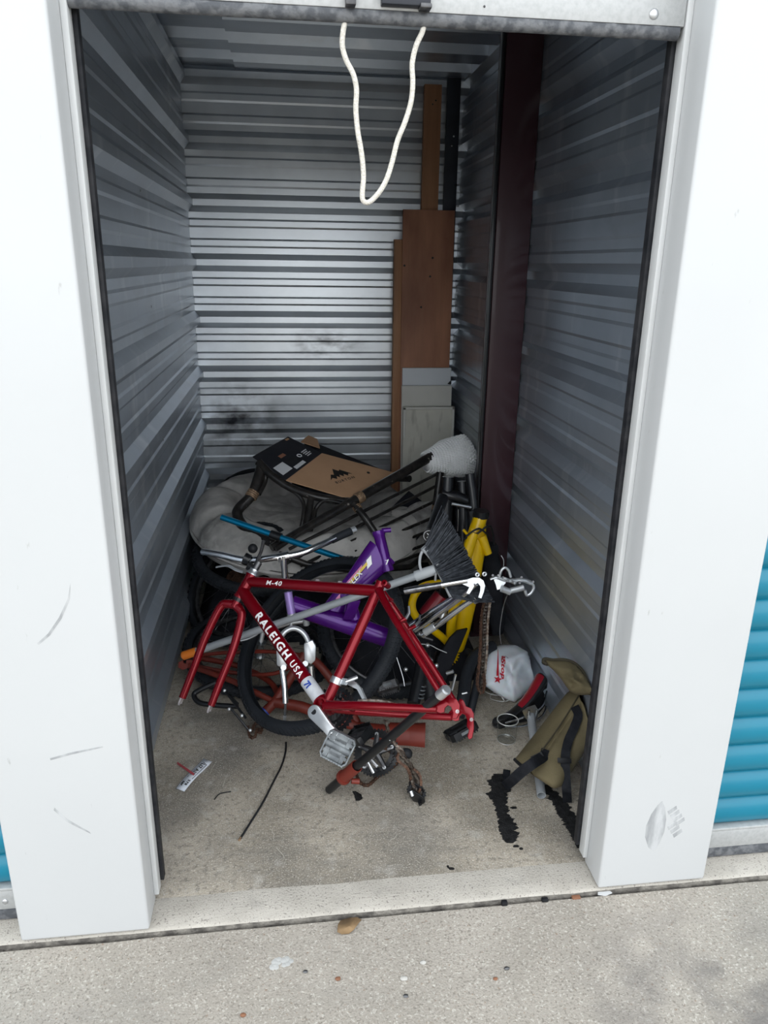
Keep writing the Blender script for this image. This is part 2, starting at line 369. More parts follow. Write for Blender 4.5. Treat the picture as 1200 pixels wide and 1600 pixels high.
def wall(name, m, fpos, a0, a1, shift=0.0):
    root = thing(name, (0, 0, 0), None, None, kind='structure')
    zs = [ZC + .04, 1.02 + shift + .9144, 1.02 + shift, .105 + shift, -.01]
    zs = [ZC + .04, 1.9388 + shift - .05, 1.0245 + shift - .05, .1101 + shift - .05, -.01]
    for i in range(4):
        if zs[i] - zs[i + 1] < .02: continue
        prof = rib_profile(zs[i + 1] - .001, zs[i], shift)
        sheet('panel', root, m, prof, fpos, a0, a1, lap=.0008 * (i % 2))
    return root
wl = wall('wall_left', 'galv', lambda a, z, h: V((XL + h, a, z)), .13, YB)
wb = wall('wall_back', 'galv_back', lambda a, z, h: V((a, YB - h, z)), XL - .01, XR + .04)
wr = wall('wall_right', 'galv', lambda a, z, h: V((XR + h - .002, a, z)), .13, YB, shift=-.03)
# outer skins so no daylight leaks between sheets
MB().box((XL - .05, .12, -.02), (XL - .01, YB + .06, ZC + .1)).build('backing', 'galv', wl, smooth=False)
MB().box((XR + .035, .12, -.02), (XR + .075, YB + .06, ZC + .1)).build('backing', 'galv', wr, smooth=False)
MB().box((XL - .05, YB + .01, -.02), (XR + .075, YB + .05, ZC + .1)).build('backing', 'galv', wb, smooth=False)
# screws on the left wall
for (u, v) in ((236, 479), (251, 641), (255, 687), (219, 298), (292, 812)):
    d = P(u, v, 1.0) - CAM_C; t = (XL - CAM_C.x) / d.x; c = CAM_C + d * t
    MB().ball(c, .006, 8, 5, (.5, 1, 1)).build('screw', 'screw', wl)
# ceiling: ribbed sheets running across, two lengths lapped
ce = thing('ceiling', (0, 0, 0), None, None, kind='structure')
def ceil_prof(y0, y1):
    pts = []; y = YB - .0
    while y > y0 - .3:
        for dy, h in ((0, 0), (-.165, 0), (-.180, .045), (-.325, .045), (-.340, 0)):
            pts.append((y + dy, h))
        y -= .3401
    return [(max(y0, min(y1, a)), h) for a, h in pts if y0 <= a <= y1]
pr = [(YB + .01, 0)] + ceil_prof(.1, YB) + [(.1, 0)]
for x0, x1, lap in ((XL - .02, -.215, .0), (-.235, XR + .05, .010)):
    mb = MB(); n = len(pr)
    for i, x in enumerate((x0, x1)):
        for y, h in pr: mb.v.append(V((x, y, ZC + h - lap)))
    for j in range(n - 1): mb.f.append((j, j + 1, n + j + 1, n + j))
    # turned edge of the lap
    if lap:
        b = len(mb.v)
        for y, h in pr: mb.v.append(V((x0, y, ZC + h + .004)))
        for j in range(n - 1): mb.f.append((j, b + j, b + j + 1, j + 1))
    mb.build('panel', 'galv', ce, smooth=False)
MB().box((XL - .05, .1, ZC + .05), (XR + .08, YB + .06, ZC + .09)).build('backing', 'galv', ce, smooth=False)
# floor slab, worn sill and outside pavement
fl = MB().add([(XL - .04, .085, 0), (XR + .07, .085, 0), (XR + .07, YB + .05, 0), (XL - .04, YB + .05, 0)], [(0, 1, 2, 3)]).build('floor', 'concrete_in', None, smooth=False); tag(fl, kind='structure')
mb = MB(); xs = [-3 + i * .05 for i in range(141)]
for x in xs:
    j = mnoise.noise(V((x * 6, 0, 3))) * .006
    j2 = mnoise.noise(V((x * 17, 2, 3))) * .004
    w = .006 * mnoise.noise(V((x * 5, 9, 1)))
    for (y, z) in ((.14, -.0015), (.088 + w, 0.0006), (.05, -.001), (.012 + j * .5, -.003), (.006 + j * .5, -.006), (.004 + j * .5 + j2 * .3, -.009)): mb.v.append(V((x, y, z)))
for i in range(len(xs) - 1):
    for j in range(5): q = i * 6 + j; mb.f.append((q, q + 6, q + 7, q + 1))
mf = MB()
for x in xs:
    j = mnoise.noise(V((x * 6, 0, 3))) * .006; j2 = mnoise.noise(V((x * 17, 2, 3))) * .004
    for (y, z) in ((.004 + j * .5 + j2 * .3, -.009), (.002 + j * .5 + j2 * .5, -.018), (.003 + j * .5, -.045)): mf.v.append(V((x, y, z)))
for i in range(len(xs) - 1):
    for j in range(2): q = i * 3 + j; mf.f.append((q, q + 3, q + 4, q + 1))
sl = mb.build('floor_sill', 'concrete_sill', None, smooth=True, angle=30); sl.name = 'trim_1'; tag(sl, kind='structure'); ROOTLOC[sl.name] = V((0, 0, 0)); mf.build('slab_edge', 'curb_dark', sl, smooth=True)
mb = MB()
for i, x in enumerate(xs[:-1]):
    pass
cu = MB().box((-3, -.016, -.05), (4, .008, -.028)).build('trim_2', 'curb_dark', None, smooth=False); tag(cu, kind='structure')
mb = MB()
for i in range(141):
    x = -3 + i * .05; j = mnoise.noise(V((x * 7, 5, 3))) * .004
    mb.v += [V((x, -.004 + j * .8, -.020)), V((x, -.009 + j * .8, ZP)), V((x, -12, ZP)), V((x, -.004 + j * .8, -.05))]
for i in range(140):
    q = i * 4; mb.f += [(q, q + 4, q + 5, q + 1), (q + 1, q + 5, q + 6, q + 2), (q + 3, q + 7, q + 4, q)]
pv = mb.build('pavement', 'concrete_out', None, smooth=False); tag(pv, kind='structure')
gr = MB().add([(-40, -12, ZP - .001), (40, -12, ZP - .001), (40, -60, ZP - .001), (-40, -60, ZP - .001)], [(0, 1, 2, 3)]).add([(-40, -12, ZP - .001), (-3, -12, ZP - .001), (-3, -.01, ZP - .001), (-40, -.02, ZP - .001)], [(0, 1, 2, 3)]).add([(4, -12, ZP - .001), (40, -12, ZP - .001), (40, -.02, ZP - .001), (4, -.02, ZP - .001)], [(0, 1, 2, 3)]).build('driveway', 'concrete_out', None, smooth=False); tag(gr, kind='structure')
# front piers, header and return walls (white painted steel)
def pier(name, x0, x1):
    b = MB().box((x0, 0.0, .002), (x1, .105, 3.2)).build(name, 'white_paint', None, bevel=.007, seg=3); tag(b, kind='structure'); return b
pl = pier('wall_front_left', -.713, -.3973)
prr = pier('wall_front_right', .812, 1.126)
hd = MB().box((-.40, .02, 2.36), (.815, .1, 3.2)).build('wall_front_top', 'white_paint', None, smooth=False); tag(hd, kind='structure')
for nm, x0, x1 in (('wall_front_return_left', -.68, -.405), ('wall_front_return_right', .82, 1.1)):
    tag(MB().box((x0, .106, 0), (x1, .125, 2.7)).build(nm, 'galv', None, smooth=False), kind='structure')
# door guides: white angle and black rubber strip
def guide(n, x, sg):
    g = thing('trim_%d' % n, (x, .1, 0), None, None, kind='structure')
    MB().box((min(x, x - sg * .013), .085, .03), (max(x, x - sg * .013), .118, 2.4)).build('guide_angle', 'guide_white', g, bevel=.002)
    MB().box((min(x - sg * .011, x - sg * .022), .119, .045), (max(x - sg * .011, x - sg * .022), .142, 2.4)).build('rubber_strip', 'black_seal', g, bevel=.002)
    MB().box((min(x - sg * .0, x - sg * .010), .119, .045), (max(x - sg * .0, x - sg * .010), .146, 2.4)).build('guide_channel', 'navy_steel', g, bevel=.001)
guide(3, -.3973, -1); guide(4, .812, 1)
for o in bpy.data.objects:
    pass
# scuff marks on the piers
def scuff(parent, c, ax, ay, poly, th=.0006):
    mb = MB(); mb.prism(poly, c, ax, ay, th); return mb.build('scuff_mark', 'scuff', parent, smooth=False)
def F0(u, v): return P(u, v, -.0004)
def pix_poly(parent, pts, y=-.0004):
    mb = MB(); q = [P(u, v, y) for u, v in pts]; n = len(q); mb.v += q + [p + V((0, .001, 0)) for p in q]; mb.f.append(tuple(range(n)))
    for i in range(n): mb.f.append((i, (i + 1) % n, n + (i + 1) % n, n + i))
    return mb.build('scuff_mark', 'scuff', parent, smooth=False)
pix_poly(prr, [(1035, 1252), (1039, 1262), (1041, 1280), (1038, 1300), (1030, 1318), (1021, 1330), (1013, 1324), (1008, 1308), (1010, 1290), (1018, 1272), (1028, 1258)])
for k in range(7):
    u = 1043 + (k % 4) * 4; v = 1268 + k * 6; pix_poly(prr, [(u, v), (u + 14, v - 9), (u + 15, v - 4), (u + 2, v + 5)])
for pts in ([(58, 1005), (75, 990), (92, 965), (106, 935), (110, 912), (109, 936), (96, 967), (78, 993), (60, 1008)],
            [(85, 1262), (105, 1280), (140, 1300), (142, 1303), (104, 1284), (84, 1266)],
            [(78, 1185), (110, 1176), (160, 1166), (161, 1168), (112, 1179), (79, 1188)]): pix_poly(pl, pts)
# ---------------------------------------------------------------- the roll-up door over the opening
d1 = thing('door_1', (.2, .1, 2.06), None, None, kind='structure')
MB().box((-.383, .088, 2.098), (.797, .093, 2.165)).box((-.383, .088, 2.165), (.797, .105, 2.169)).box((-.383, .093, 2.098), (.797, .125, 2.102)).build('bottom_bar', 'galv_bar', d1, bevel=.0012)
mb = MB(); mb.tube([V((-.385 + i * .0235, .100 + .0015 * mnoise.noise(V((i * .7, 0, 0))), 2.089 + .0012 * mnoise.noise(V((i * .9, 3, 0))))) for i in range(51)], .0135, 12); mb.build('rubber_seal', 'rubber_seal', d1)
mb = MB()
for i in range(26):
    z = 2.17 + i * .012; mb.v += [V((-.39, .100 + .006 * math.sin(i * 1.6), z)), V((.805, .100 + .006 * math.sin(i * 1.6), z))]
for i in range(25): mb.f.append((2 * i, 2 * i + 1, 2 * i + 3, 2 * i + 2))
mb.build('curtain', 'teal', d1)
mb = MB().tube([(-.46, .33, 2.42), (.90, .33, 2.42)], .15, 32); mb.build('coil', 'teal', d1)
MB().ball(P(1022, 22, .0875), .010, 14, 8, (1, .5, 1)).build('bolt', 'screw', d1)
MB().ball(P(757, 10, .0875), .0022, 8, 5).build('rivet', 'steel_dark', d1)
a = P(596, 0, .075); b = P(672, 12, .075)
MB().box((a.x, .066, b.z), (b.x, .089, b.z + .05)).build('step_plate', 'navy_steel', d1, bevel=.002)
a = P(540, 0, .07); b = P(553, 8, .07)
MB().box((a.x, .066, b.z), (b.x + .004, .089, b.z + .04)).build('latch_bracket', 'steel_dark', d1, bevel=.002)
MB().box((P(656, 8, .07).x, .060, P(656, 14, .07).z), (P(674, 8, .07).x, .089, P(656, 6, .07).z)).build('latch_bracket', 'steel_dark', d1, bevel=.002)
# neighbours' roll-up doors
def side_door(name, x0, x1, rivets):
    d = thing(name, ((x0 + x1) / 2, .1, 0), None, None, kind='structure')
    mb = MB(); prof = []
    z = .108
    while z < 2.9:
        for dz, h in ((0, 0), (.004, .004), (.014, .0095), (.034, .0125), (.052, .0110), (.070, .0060), (.080, .0), (.083, -.004), (.086, -.001)): prof.append((z + dz, h))
        z += .090
    for x in (x0, x1):
        for zz, h in prof: mb.v.append(V((x, .095 - h * 1.25, zz)))
    n = len(prof)
    for j in range(n - 1): mb.f.append((j, j + 1, n + j + 1, n + j))
    mb.build('curtain', 'teal', d, angle=50)
    MB().box((x0, .070, .040), (x1, .075, .100)).box((x0, .070, .097), (x1, .098, .108)).build('bottom_bar', 'galv_bar', d, bevel=.003)
    MB().box((x0, .073, .002), (x1, .098, .042)).build('rubber_seal', 'rubber_seal', d, bevel=.006)
    for rx, rz in rivets: MB().ball((rx, .070, rz), .008, 12, 6, (1, .5, 1)).build('bolt', 'screw', d)
side_door('door_2', -2.2, -.715, ((-.765, .066),)); side_door('door_3', 1.128, 2.4, ((1.9, .066),))
# ---------------------------------------------------------------- steel column and corner post
co = thing('steel_column', (.89, 1.55, 0), 'dark maroon steel column standing against the right wall', 'column', kind='structure')
x0, x1, y0 = .822, XR - .004, 1.51
mb = MB().box((x0, y0, 0), (x1, y0 + .006, ZC + .02)).box((x0, y0 + .006, 0), (x0 + .006, y0 + .10, ZC + .02)).box((x0, y0 + .10, 0), (x1, y0 + .106, ZC + .02)); mb.build('shaft', 'maroon', co, bevel=.002)
MB().box((x0 - .014, y0 + .012, 0), (x0 + .0, y0 + .045, ZC + .02)).build('flange_lip', 'black_metal', co, bevel=.002)
MB().box((x0 - .02, y0 - .03, .0), (x1 - .03, y0 + .12, .010)).build('base_plate', 'maroon', co, bevel=.002)
cp = thing('corner_post', (.89, 2.83, 0), 'dark steel post in the back right corner', 'post', kind='structure')
MB().box((.868, 2.822, 0), (.94, 2.826, ZC)).box((.868, 2.826, 0), (.872, YB - .031, ZC)).build('shaft', 'navy_steel', cp, bevel=.001)
for (u, v) in ((709, 213), (706, 228), (717, 228), (716, 322)):
    MB().ball(P(u, v, 2.818), .005, 8, 5, (1, .6, 1)).build('bolt', 'screw', cp)
# ---------------------------------------------------------------- bicycle helpers
def chain(mb, pts, side, pitch=.0127, w=.0045):
    """roller chain along a polyline; side = pin direction"""
    pts = [V(p) for p in pts]; L = [0]
    for a, b in zip(pts, pts[1:]): L.append(L[-1] + (b - a).length)
    def at(d):
        for i in range(len(pts) - 1):
            if d <= L[i + 1] + 1e-9: return pts[i].lerp(pts[i + 1], (d - L[i]) / max(1e-9, L[i + 1] - L[i]))
        return pts[-1]
    n = int(L[-1] / pitch); sd = V(side).normalized()
    for i in range(n):
        a, b = at(i * pitch), at((i + 1) * pitch); t = (b - a)
        if t.length < 1e-6: continue
        t.normalize(); s_ = (sd - t * sd.dot(t)).normalized(); u = t.cross(s_); o = w * (.75 if i % 2 else 1.0)
        for sg in (-1, 1):
            poly = [(-.0095, 0), (-.0068, .0050), (-.002, .0034), (.002, .0034), (.0068, .0050), (.0095, 0), (.0068, -.0050), (.002, -.0034), (-.002, -.0034), (-.0068, -.0050)]
            mb.prism(poly, (a + b) / 2 + s_ * o * sg, t, u, .0012)
        mb.tube([a - s_ * w * 1.15, a + s_ * w * 1.15], .0032, 7)
    return mb
def toothed(mb, c, nrm, R, teeth, th, depth=.006, hole=.7, xdir=None):
    nrm = V(nrm).normalized(); a = V(xdir) if xdir is not None else nrm.orthogonal(); a = (a - nrm * a.dot(nrm)).normalized(); b = nrm.cross(a); c = V(c); n = teeth * 4; base = len(mb.v)
    for sg in (-.5, .5):
        for i in range(n):
            t = 2 * math.pi * i / n; r = R - (depth if i % 4 in (0, 3) else 0); mb.v.append(c + (a * math.cos(t) + b * math.sin(t)) * r + nrm * th * sg)
        for i in range(n):
            t = 2 * math.pi * i / n; mb.v.append(c + (a * math.cos(t) + b * math.sin(t)) * R * hole + nrm * th * sg)
    for i in range(n):
        j = (i + 1) % n; o = base; q = base + 2 * n
        mb.f += [(o + i, o + j, o + n + j, o + n + i), (q + i, q + n + i, q + n + j, q + j), (o + i, q + i, q + j, o + j), (o + n + i, o + n + j, q + n + j, q + n + i)]
    return mb
def pedal(root, c, ax, ay, az, L=.10, Wd=.085, H=.024, m='black_plastic', cage='black_plastic'):
    """platform pedal: ax = spindle direction, ay = fore-aft, az = thickness; parts under root"""
    c = V(c); ax = V(ax).normalized(); ay = V(ay); ay = (ay - ax * ay.dot(ax)).normalized(); az = ax.cross(ay)
    mb = MB(); mb.tube([c - ax * L * .5, c + ax * L * .45], .011, 12); mb.obox(c, ax, ay, az, .018, Wd * .47, .006).obox(c - ax * L * .30, ax, ay, az, .007, Wd * .49, .005).obox(c + ax * L * .28, ax, ay, az, .006, Wd * .49, .005).obox(c + ay * Wd * .26, ax, ay, az, L * .42, .0045, .006).obox(c - ay * Wd * .26, ax, ay, az, L * .42, .0045, .006)
    pb = mb.build('pedal_body', m, root)
    mb = MB(); hx, hy = L * .46, Wd * .5
    ring = [(-hx, -hy * .75), (-hx * .8, -hy), (hx * .8, -hy), (hx, -hy * .75), (hx, hy * .75), (hx * .8, hy), (-hx * .8, hy), (-hx, hy * .75)]
    for i in range(8):
        p, q = ring[i], ring[(i + 1) % 8]; A = c + ax * p[0] + ay * p[1]; B = c + ax * q[0] + ay * q[1]; t = (B - A).normalized()
        mb.obox((A + B) / 2, t, az, t.cross(az), (B - A).length / 2 + .001, H / 2, .0022)
    for i in range(9):
        x = -hx * .8 + i * hx * .2
        for sg in (-1, 1): mb.obox(c + ax * x + ay * hy * sg + az * (H / 2 + .0015), ax, ay, az, .0022, .0022, .003)
    mb.build('cage', cage, pb)
    for sg in (-1, 1): MB().obox(c + ay * hy * sg * 1.03, ax, az, ay, .016, .005, .0012).build('reflector', 'grey_plastic', pb)
    return pb
def crank_arm(mb, a, b, nrm, w0=.019, w1=.014, th=.012):
    a, b, nrm = V(a), V(b), V(nrm).normalized(); t = (b - a).normalized(); s_ = nrm.cross(t); L = (b - a).length
    poly = []
    for i in range(9): q = math.pi / 2 + math.pi * i / 8; poly.append((w0 * math.cos(q), w0 * math.sin(q)))
    poly.append((L * .5, -w0 * .72))
    for i in range(9): q = -math.pi / 2 + math.pi * i / 8; poly.append((L + w1 * math.cos(q), w1 * math.sin(q)))
    poly.append((L * .5, w0 * .72))
    return mb.prism(poly, a, t, s_, th)
def tyre(name, root, c, nrm, R, r, tread=0, lugs=64, m='rubber', knob=.004):
    """hollow tyre: an open C section ring, with tread blocks"""
    nrm = V(nrm).normalized(); a = nrm.orthogonal().normalized(); b = nrm.cross(a); c = V(c); mb = MB(); n = 96; sec = []
    for j in range(13):
        q = math.radians(-125 + 250 * j / 12); sec.append((r * math.cos(q), r * 1.02 * math.sin(q)))
    sec += [(x * .86, y * .86) for x, y in sec[::-1]]; k = len(sec)
    for i in range(n):
        t = 2 * math.pi * i / n; d = a * math.cos(t) + b * math.sin(t)
        for x, y in sec: mb.v.append(c + d * (R - r + x) + nrm * y)
    for i in range(n):
        i2 = (i + 1) % n
        for j in range(k): mb.f.append((i * k + j, i2 * k + j, i2 * k + (j + 1) % k, i * k + (j + 1) % k))
    o = mb.build(name, m, root, angle=60)
    if tread:
        mb = MB()
        for i in range(lugs):
            t = 2 * math.pi * i / lugs
            for row, (q0, dt) in enumerate(((-48, .35), (-24, .18), (0, 0), (24, .18), (48, .35))):
                tt = t + dt * 2 * math.pi / lugs * (1.2); d = a * math.cos(tt) + b * math.sin(tt); tang = -a * math.sin(tt) + b * math.cos(tt); q = math.radians(q0)
                rad = d * math.cos(q) + nrm * math.sin(q); s_ = tang.cross(rad); sk = tang + s_ * (.7 if q0 < 0 else -.7 if q0 > 0 else 0)
                mb.obox(c + d * (R - r) + rad * (r + knob * .2), sk, s_, rad, 2 * math.pi * R / lugs * .30, r * .20, knob * .6)
        mb.build('tread', m, o, smooth=False)
    return o
def wheel(name, c, nrm, R, label, cassette=None, spokes=28, rim_mat='steel_dark', tr=.024, lugs=60, group=None, cass_mat='chain_rust', loc=None):
    nrm = V(nrm).normalized(); c = V(c); root = thing(name, loc or V((c.x, c.y, max(0, c.z - R))), label, 'wheel', group)
    tyre('tire', root, c, nrm, R, tr, tread=1, lugs=lugs)
    MB().torus(c, nrm, R - tr * 2 - .004, .011, 72, 8, rz=.012).build('rim', rim_mat, root)
    MB().tube([c - nrm * .05, c - nrm * .036, c - nrm * .035, c - nrm * .02, c + nrm * .02, c + nrm * .035, c + nrm * .036, c + nrm * .05], [.006, .006, .024, .014, .014, .024, .006, .006], 14).build('hub', 'alu', root)
    a = nrm.orthogonal().normalized(); b = nrm.cross(a)
    for i in range(spokes):
        t = 2 * math.pi * i / spokes; sg = 1 if i % 2 else -1; off = .55 * (1 if (i // 2) % 2 else -1)
        p = c + (a * math.cos(t + off) + b * math.sin(t + off)) * .021 + nrm * .033 * sg; q = c + (a * math.cos(t) + b * math.sin(t)) * (R - tr * 2 - .01)
        MB().tube([p, q], .0012, 5).build('spoke', 'steel_dark', root)
    if cassette:
        cs = None
        for k in range(7):
            mb = MB(); toothed(mb, c + nrm * cassette * (.040 + k * .005), nrm, .056 - k * .0048, 28 - k * 2, .002, .004, .45)
            mb.build('sprocket', cass_mat, root)
    return root

# ---------------------------------------------------------------- red frame in front (readable lettering)
RW = Matrix(((0.844038, 0.479540, 0.240086), (-0.515773, 0.603243, 0.608338), (0.146893, -0.637291, 0.756494)))
RT = V((.080, .442, .350))
def RL(x, y, z): return RW @ V((x, y, z)) + RT
ST, TT, CS, SA, HA, HL = .421, .494, .423, 1.298, 1.246, .093
rf = thing('dismantled_bicycle', (.08, .44, .0), 'bright red steel bicycle frame with white lettering on top of the pile', 'bicycle frame')
hdv = V((-math.cos(HA), 0, -math.sin(HA)))
seat_l = V((ST * math.cos(SA), 0, ST * math.sin(SA))); tj_l = V(((ST - .03) * math.cos(SA), 0, (ST - .03) * math.sin(SA)))
ht_l = V((tj_l.x - TT, 0, tj_l.z + .035)); hb_l = ht_l + hdv * HL
tt0 = ht_l + hdv * .026; dt0 = ht_l + hdv * (HL - .028)
L_ = lambda v: RW @ V(v) + RT
MB().tube([L_(tt0), L_(tj_l)], .0188, 20).build('top_tube', 'red_paint', rf)
MB().tube([L_(dt0), L_((0, 0, 0))], .0222, 22).build('down_tube', 'red_paint', rf)
MB().tube([L_((0, 0, 0)), L_(seat_l * .98), L_(seat_l)], [.0165, .0165, .0185], 20, hollow=.85).build('seat_tube', 'red_paint', rf)
MB().tube([L_(ht_l), L_(ht_l + hdv * .004), L_(ht_l + hdv * .012), L_(hb_l - hdv * .012), L_(hb_l - hdv * .004), L_(hb_l)], [.021, .022, .0195, .0195, .022, .021], 20).build('head_tube', 'red_paint', rf)
MB().tube([RL(0, -.036, 0), RL(0, .036, 0)], .022, 22, hollow=.8).build('bottom_bracket_shell', 'red_paint', rf)
for sg in (-1, 1):
    a = tj_l + V((.012, sg * .016, -.002)); b = V((CS - .018, sg * .064, .052)); mid = a.lerp(b, .25) + V((0, sg * .016, 0))
    pts = spline([a, mid, a.lerp(b, .6) + V((0, sg * .012, 0)), b], 6)
    MB().tube([L_(p) for p in pts], [.0135 - .0045 * i / (len(pts) - 1) for i in range(len(pts))], 14).build('seat_stay', 'red_paint', rf)
    a = V((.012, sg * .022, 0)); b = V((CS - .035, sg * .064, .024)); pts = spline([a, a.lerp(b, .3) + V((0, sg * .014, 0)), a.lerp(b, .65) + V((0, sg * .010, 0)), b], 6)
    MB().tube([L_(p) for p in pts], [.0150 - .004 * i / (len(pts) - 1) for i in range(len(pts))], 14).build('chain_stay', 'red_paint', rf)
    # hooked dropout plate
    dp = [(-.050, .000), (-.040, .014), (-.026, .034), (-.016, .050), (-.006, .046), (.004, .030), (.020, .026), (.030, .012), (.032, -.008), (.026, -.024), (.014, -.026), (.014, -.010), (.006, .004), (-.004, .008), (-.012, .000), (-.012, -.012), (-.022, -.016), (-.040, -.012)]
    if sg > 0: dp = dp[:9] + [(.036, -.030), (.034, -.056), (.026, -.062), (.020, -.054), (.022, -.036)] + dp[10:]
    q = MB().prism(dp, RL(CS, sg * .066, .030), RW.col[0], RW.col[2], .007); dob = q.build('dropout', 'red_paint', rf, bevel=.001)
    MB().tube([RL(CS + .026, sg * .066 - .004, .024), RL(CS + .026, sg * .066 + .004, .024)], .0055, 10, hollow=.55).build('eyelet', 'red_chip', dob)
    # cantilever boss and brake arm
    c = tj_l.lerp(V((CS, 0, .03)), .32) + V((.010, sg * .040, .004)); bs = MB().tube([L_(c), L_(c + V((.022, 0, .014)))], .006, 10).build('brake_boss', 'red_paint', rf)
    MB().tube([L_(c + V((.02, 0, .012))), L_(c + V((.030, sg * .004, .03))), L_(c + V((.026, sg * .008, .05)))], [.006, .005, .0035], 8).build('brake_arm', 'steel_dark', bs)
# stay bridges and cable guides
for t in (.22,):
    c = tj_l.lerp(V((CS, 0, .03)), t); MB().tube([L_(c + V((0, -.034, 0))), L_(c + V((0, .034, 0)))], .006, 10).build('stay_bridge', 'red_paint', rf)
MB().tube([L_(V((.085, -.036, .004))), L_(V((.085, .036, .004)))], .007, 10).build('stay_bridge', 'red_paint', rf)
c = L_(seat_l + V((.018, 0, -.006))); ydir = RW.col[1]
MB().tube([c - ydir * .017, c - ydir * .016, c + ydir * .016, c + ydir * .017], [.0085, .0105, .0105, .0085], 14, hollow=.55).build('seat_clamp', 'red_paint', rf)
for t in (.55, .72):
    c = tt0.lerp(tj_l, t) + V((0, 0, .02)); MB().obox(L_(c), RW.col[0], RW.col[1], RW.col[2], .006, .004, .003).build('cable_stop', 'red_chip', rf)
for t in (.12, .30):
    c = tj_l.lerp(V((CS, 0, .03)), t) + V((.02, -.012, .010)); MB().obox(L_(c), RW.col[0], RW.col[1], RW.col[2], .006, .006, .005).build('cable_stop', 'red_paint', rf)
# lettering on the down tube and top tube
dax = (L_((0, 0, 0)) - L_(dt0)).normalized(); dl = (L_((0, 0, 0)) - L_(dt0)).length; nearv = -RW.col[1]
acr = nearv.cross(dax) * 1.0
if acr.dot(RW @ V((1, 0, 1))) < 0: acr = -acr
def on_tube(mb, txt, axis, o, h, r, across, outward, bold, spacing=1.0, sx=1.0, shear=0.0, roll=0.0):
    axis = V(axis).normalized(); across = V(across).normalized(); outward = V(outward); outward = (outward - axis * outward.dot(axis)).normalized(); across = outward.cross(axis)
    if across.dot(V(outward)) > 2: pass
    if roll:
        q = Quaternion(axis, roll); outward = q @ outward; across = q @ across
    bm = text_mesh(txt, h * 1.4, bold * h, spacing, shear)
    for i in range(-9, 10): bmesh.ops.bisect_plane(bm, geom=list(bm.verts) + list(bm.edges) + list(bm.faces), plane_co=(0, i * h / 11, 0), plane_no=(0, 1, 0))
    bm.verts.index_update(); vs = []
    for v in bm.verts:
        ph = v.co.y / r; vs.append(V(o) + axis * v.co.x * sx + (outward * math.cos(ph) + across * math.sin(ph)) * (r + .0007))
    fs = [tuple(v.index for v in f.verts) for f in bm.faces]; bm.free(); return mb.add(vs, fs)
view_dt = (CAM_C - L_(dt0)).normalized()
on_tube(MB(), 'RALEIGH', dax, L_(dt0) + dax * dl * .43, .027, .0222, acr, nearv, .05, 1.32, 1.12).build('lettering', 'decal_white', rf, smooth=False)
on_tube(MB(), 'USA', dax, L_(dt0) + dax * dl * .715, .022, .0222, acr, nearv, .03, 1.25, 1.0).build('lettering', 'decal_white', rf, smooth=False)
tax = (L_(tj_l) - L_(tt0)).normalized()
on_tube(MB(), 'M-40', tax, L_(tt0) + tax * .118, .015, .0188, RW.col[2], nearv, .03, 1.2, 1.25, .2, roll=.30).build('lettering', 'decal_white', rf, smooth=False)
MB().tube([L_(dt0) + dax * dl * .80, L_(dt0) + dax * dl * .945], .0227, 22, cap=False).build('chrome_sticker', 'decal_silver', rf)
on_tube(MB(), '7I', dax, L_(dt0) + dax * dl * .842, .020, .0229, acr, nearv, .06, .95).build('lettering', 'decal_blue', rf, smooth=False)
# unicrown fork, turned in the head tube
fr = thing
hbW = L_(hb_l); hdW = (RW @ hdv).normalized(); fw = -(RW.col[0]); fw = (fw - hdW * fw.dot(hdW)).normalized(); lt = hdW.cross(fw)
tip_target = (P(286, 1094, .745) + P(329, 1106, .70)) / 2
steer = math.radians(72); Fd = fw * math.cos(steer) + lt * math.sin(steer); Ld = -fw * math.sin(steer) + lt * math.cos(steer)
crown = hbW + hdW * .022
fk = MB().tube([hbW + hdW * .004, crown + hdW * .012], .0175, 16).build('fork', 'red_paint', rf)
for sg, tip in ((-1, P(285, 1090, .745)), (1, P(330, 1102, .70))):
    p0 = crown + hdW * .004; d = (tip - crown); Lf = d.length
    sh = crown + hdW * .035 + Ld * sg * .044; pts = spline([p0, crown + hdW * .012 + Ld * sg * .026, sh, sh.lerp(tip, .35) + Ld * sg * .008, sh.lerp(tip, .7) + Ld * sg * .003, tip], 7)
    n = len(pts); MB().tube(pts, [.0165 - .0035 * i / (n - 1) for i in range(n)], 16).build('fork_blade', 'red_paint', fk)
    td = (pts[-1] - pts[-3]).normalized(); hook = [(-.010, 0), (.010, 0), (.012, .018), (.008, .028), (.004, .026), (.005, .014), (-.003, .014), (-.004, .024), (-.009, .024)]
    MB().prism(hook, tip - td * .002, td.cross(Ld).normalized(), td, .006).build('fork_end', 'red_chip', fk)
MB().tube([hbW - hdW * .001, hbW + hdW * .005], .0225, 18).tube([hbW + hdW * .005, hbW + hdW * .012], .0195, 18).build('headset_cup', 'black_metal', rf)
htW = L_(ht_l)
MB().tube([htW, htW - hdW * .006, htW - hdW * .012, htW - hdW * .02], [.0225, .0215, .0165, .0165], 18).build('headset_nut', 'alu', rf)
MB().tube([htW - hdW * .018, htW - hdW * .05], .0125, 14).build('steerer', 'steel_dark', rf)
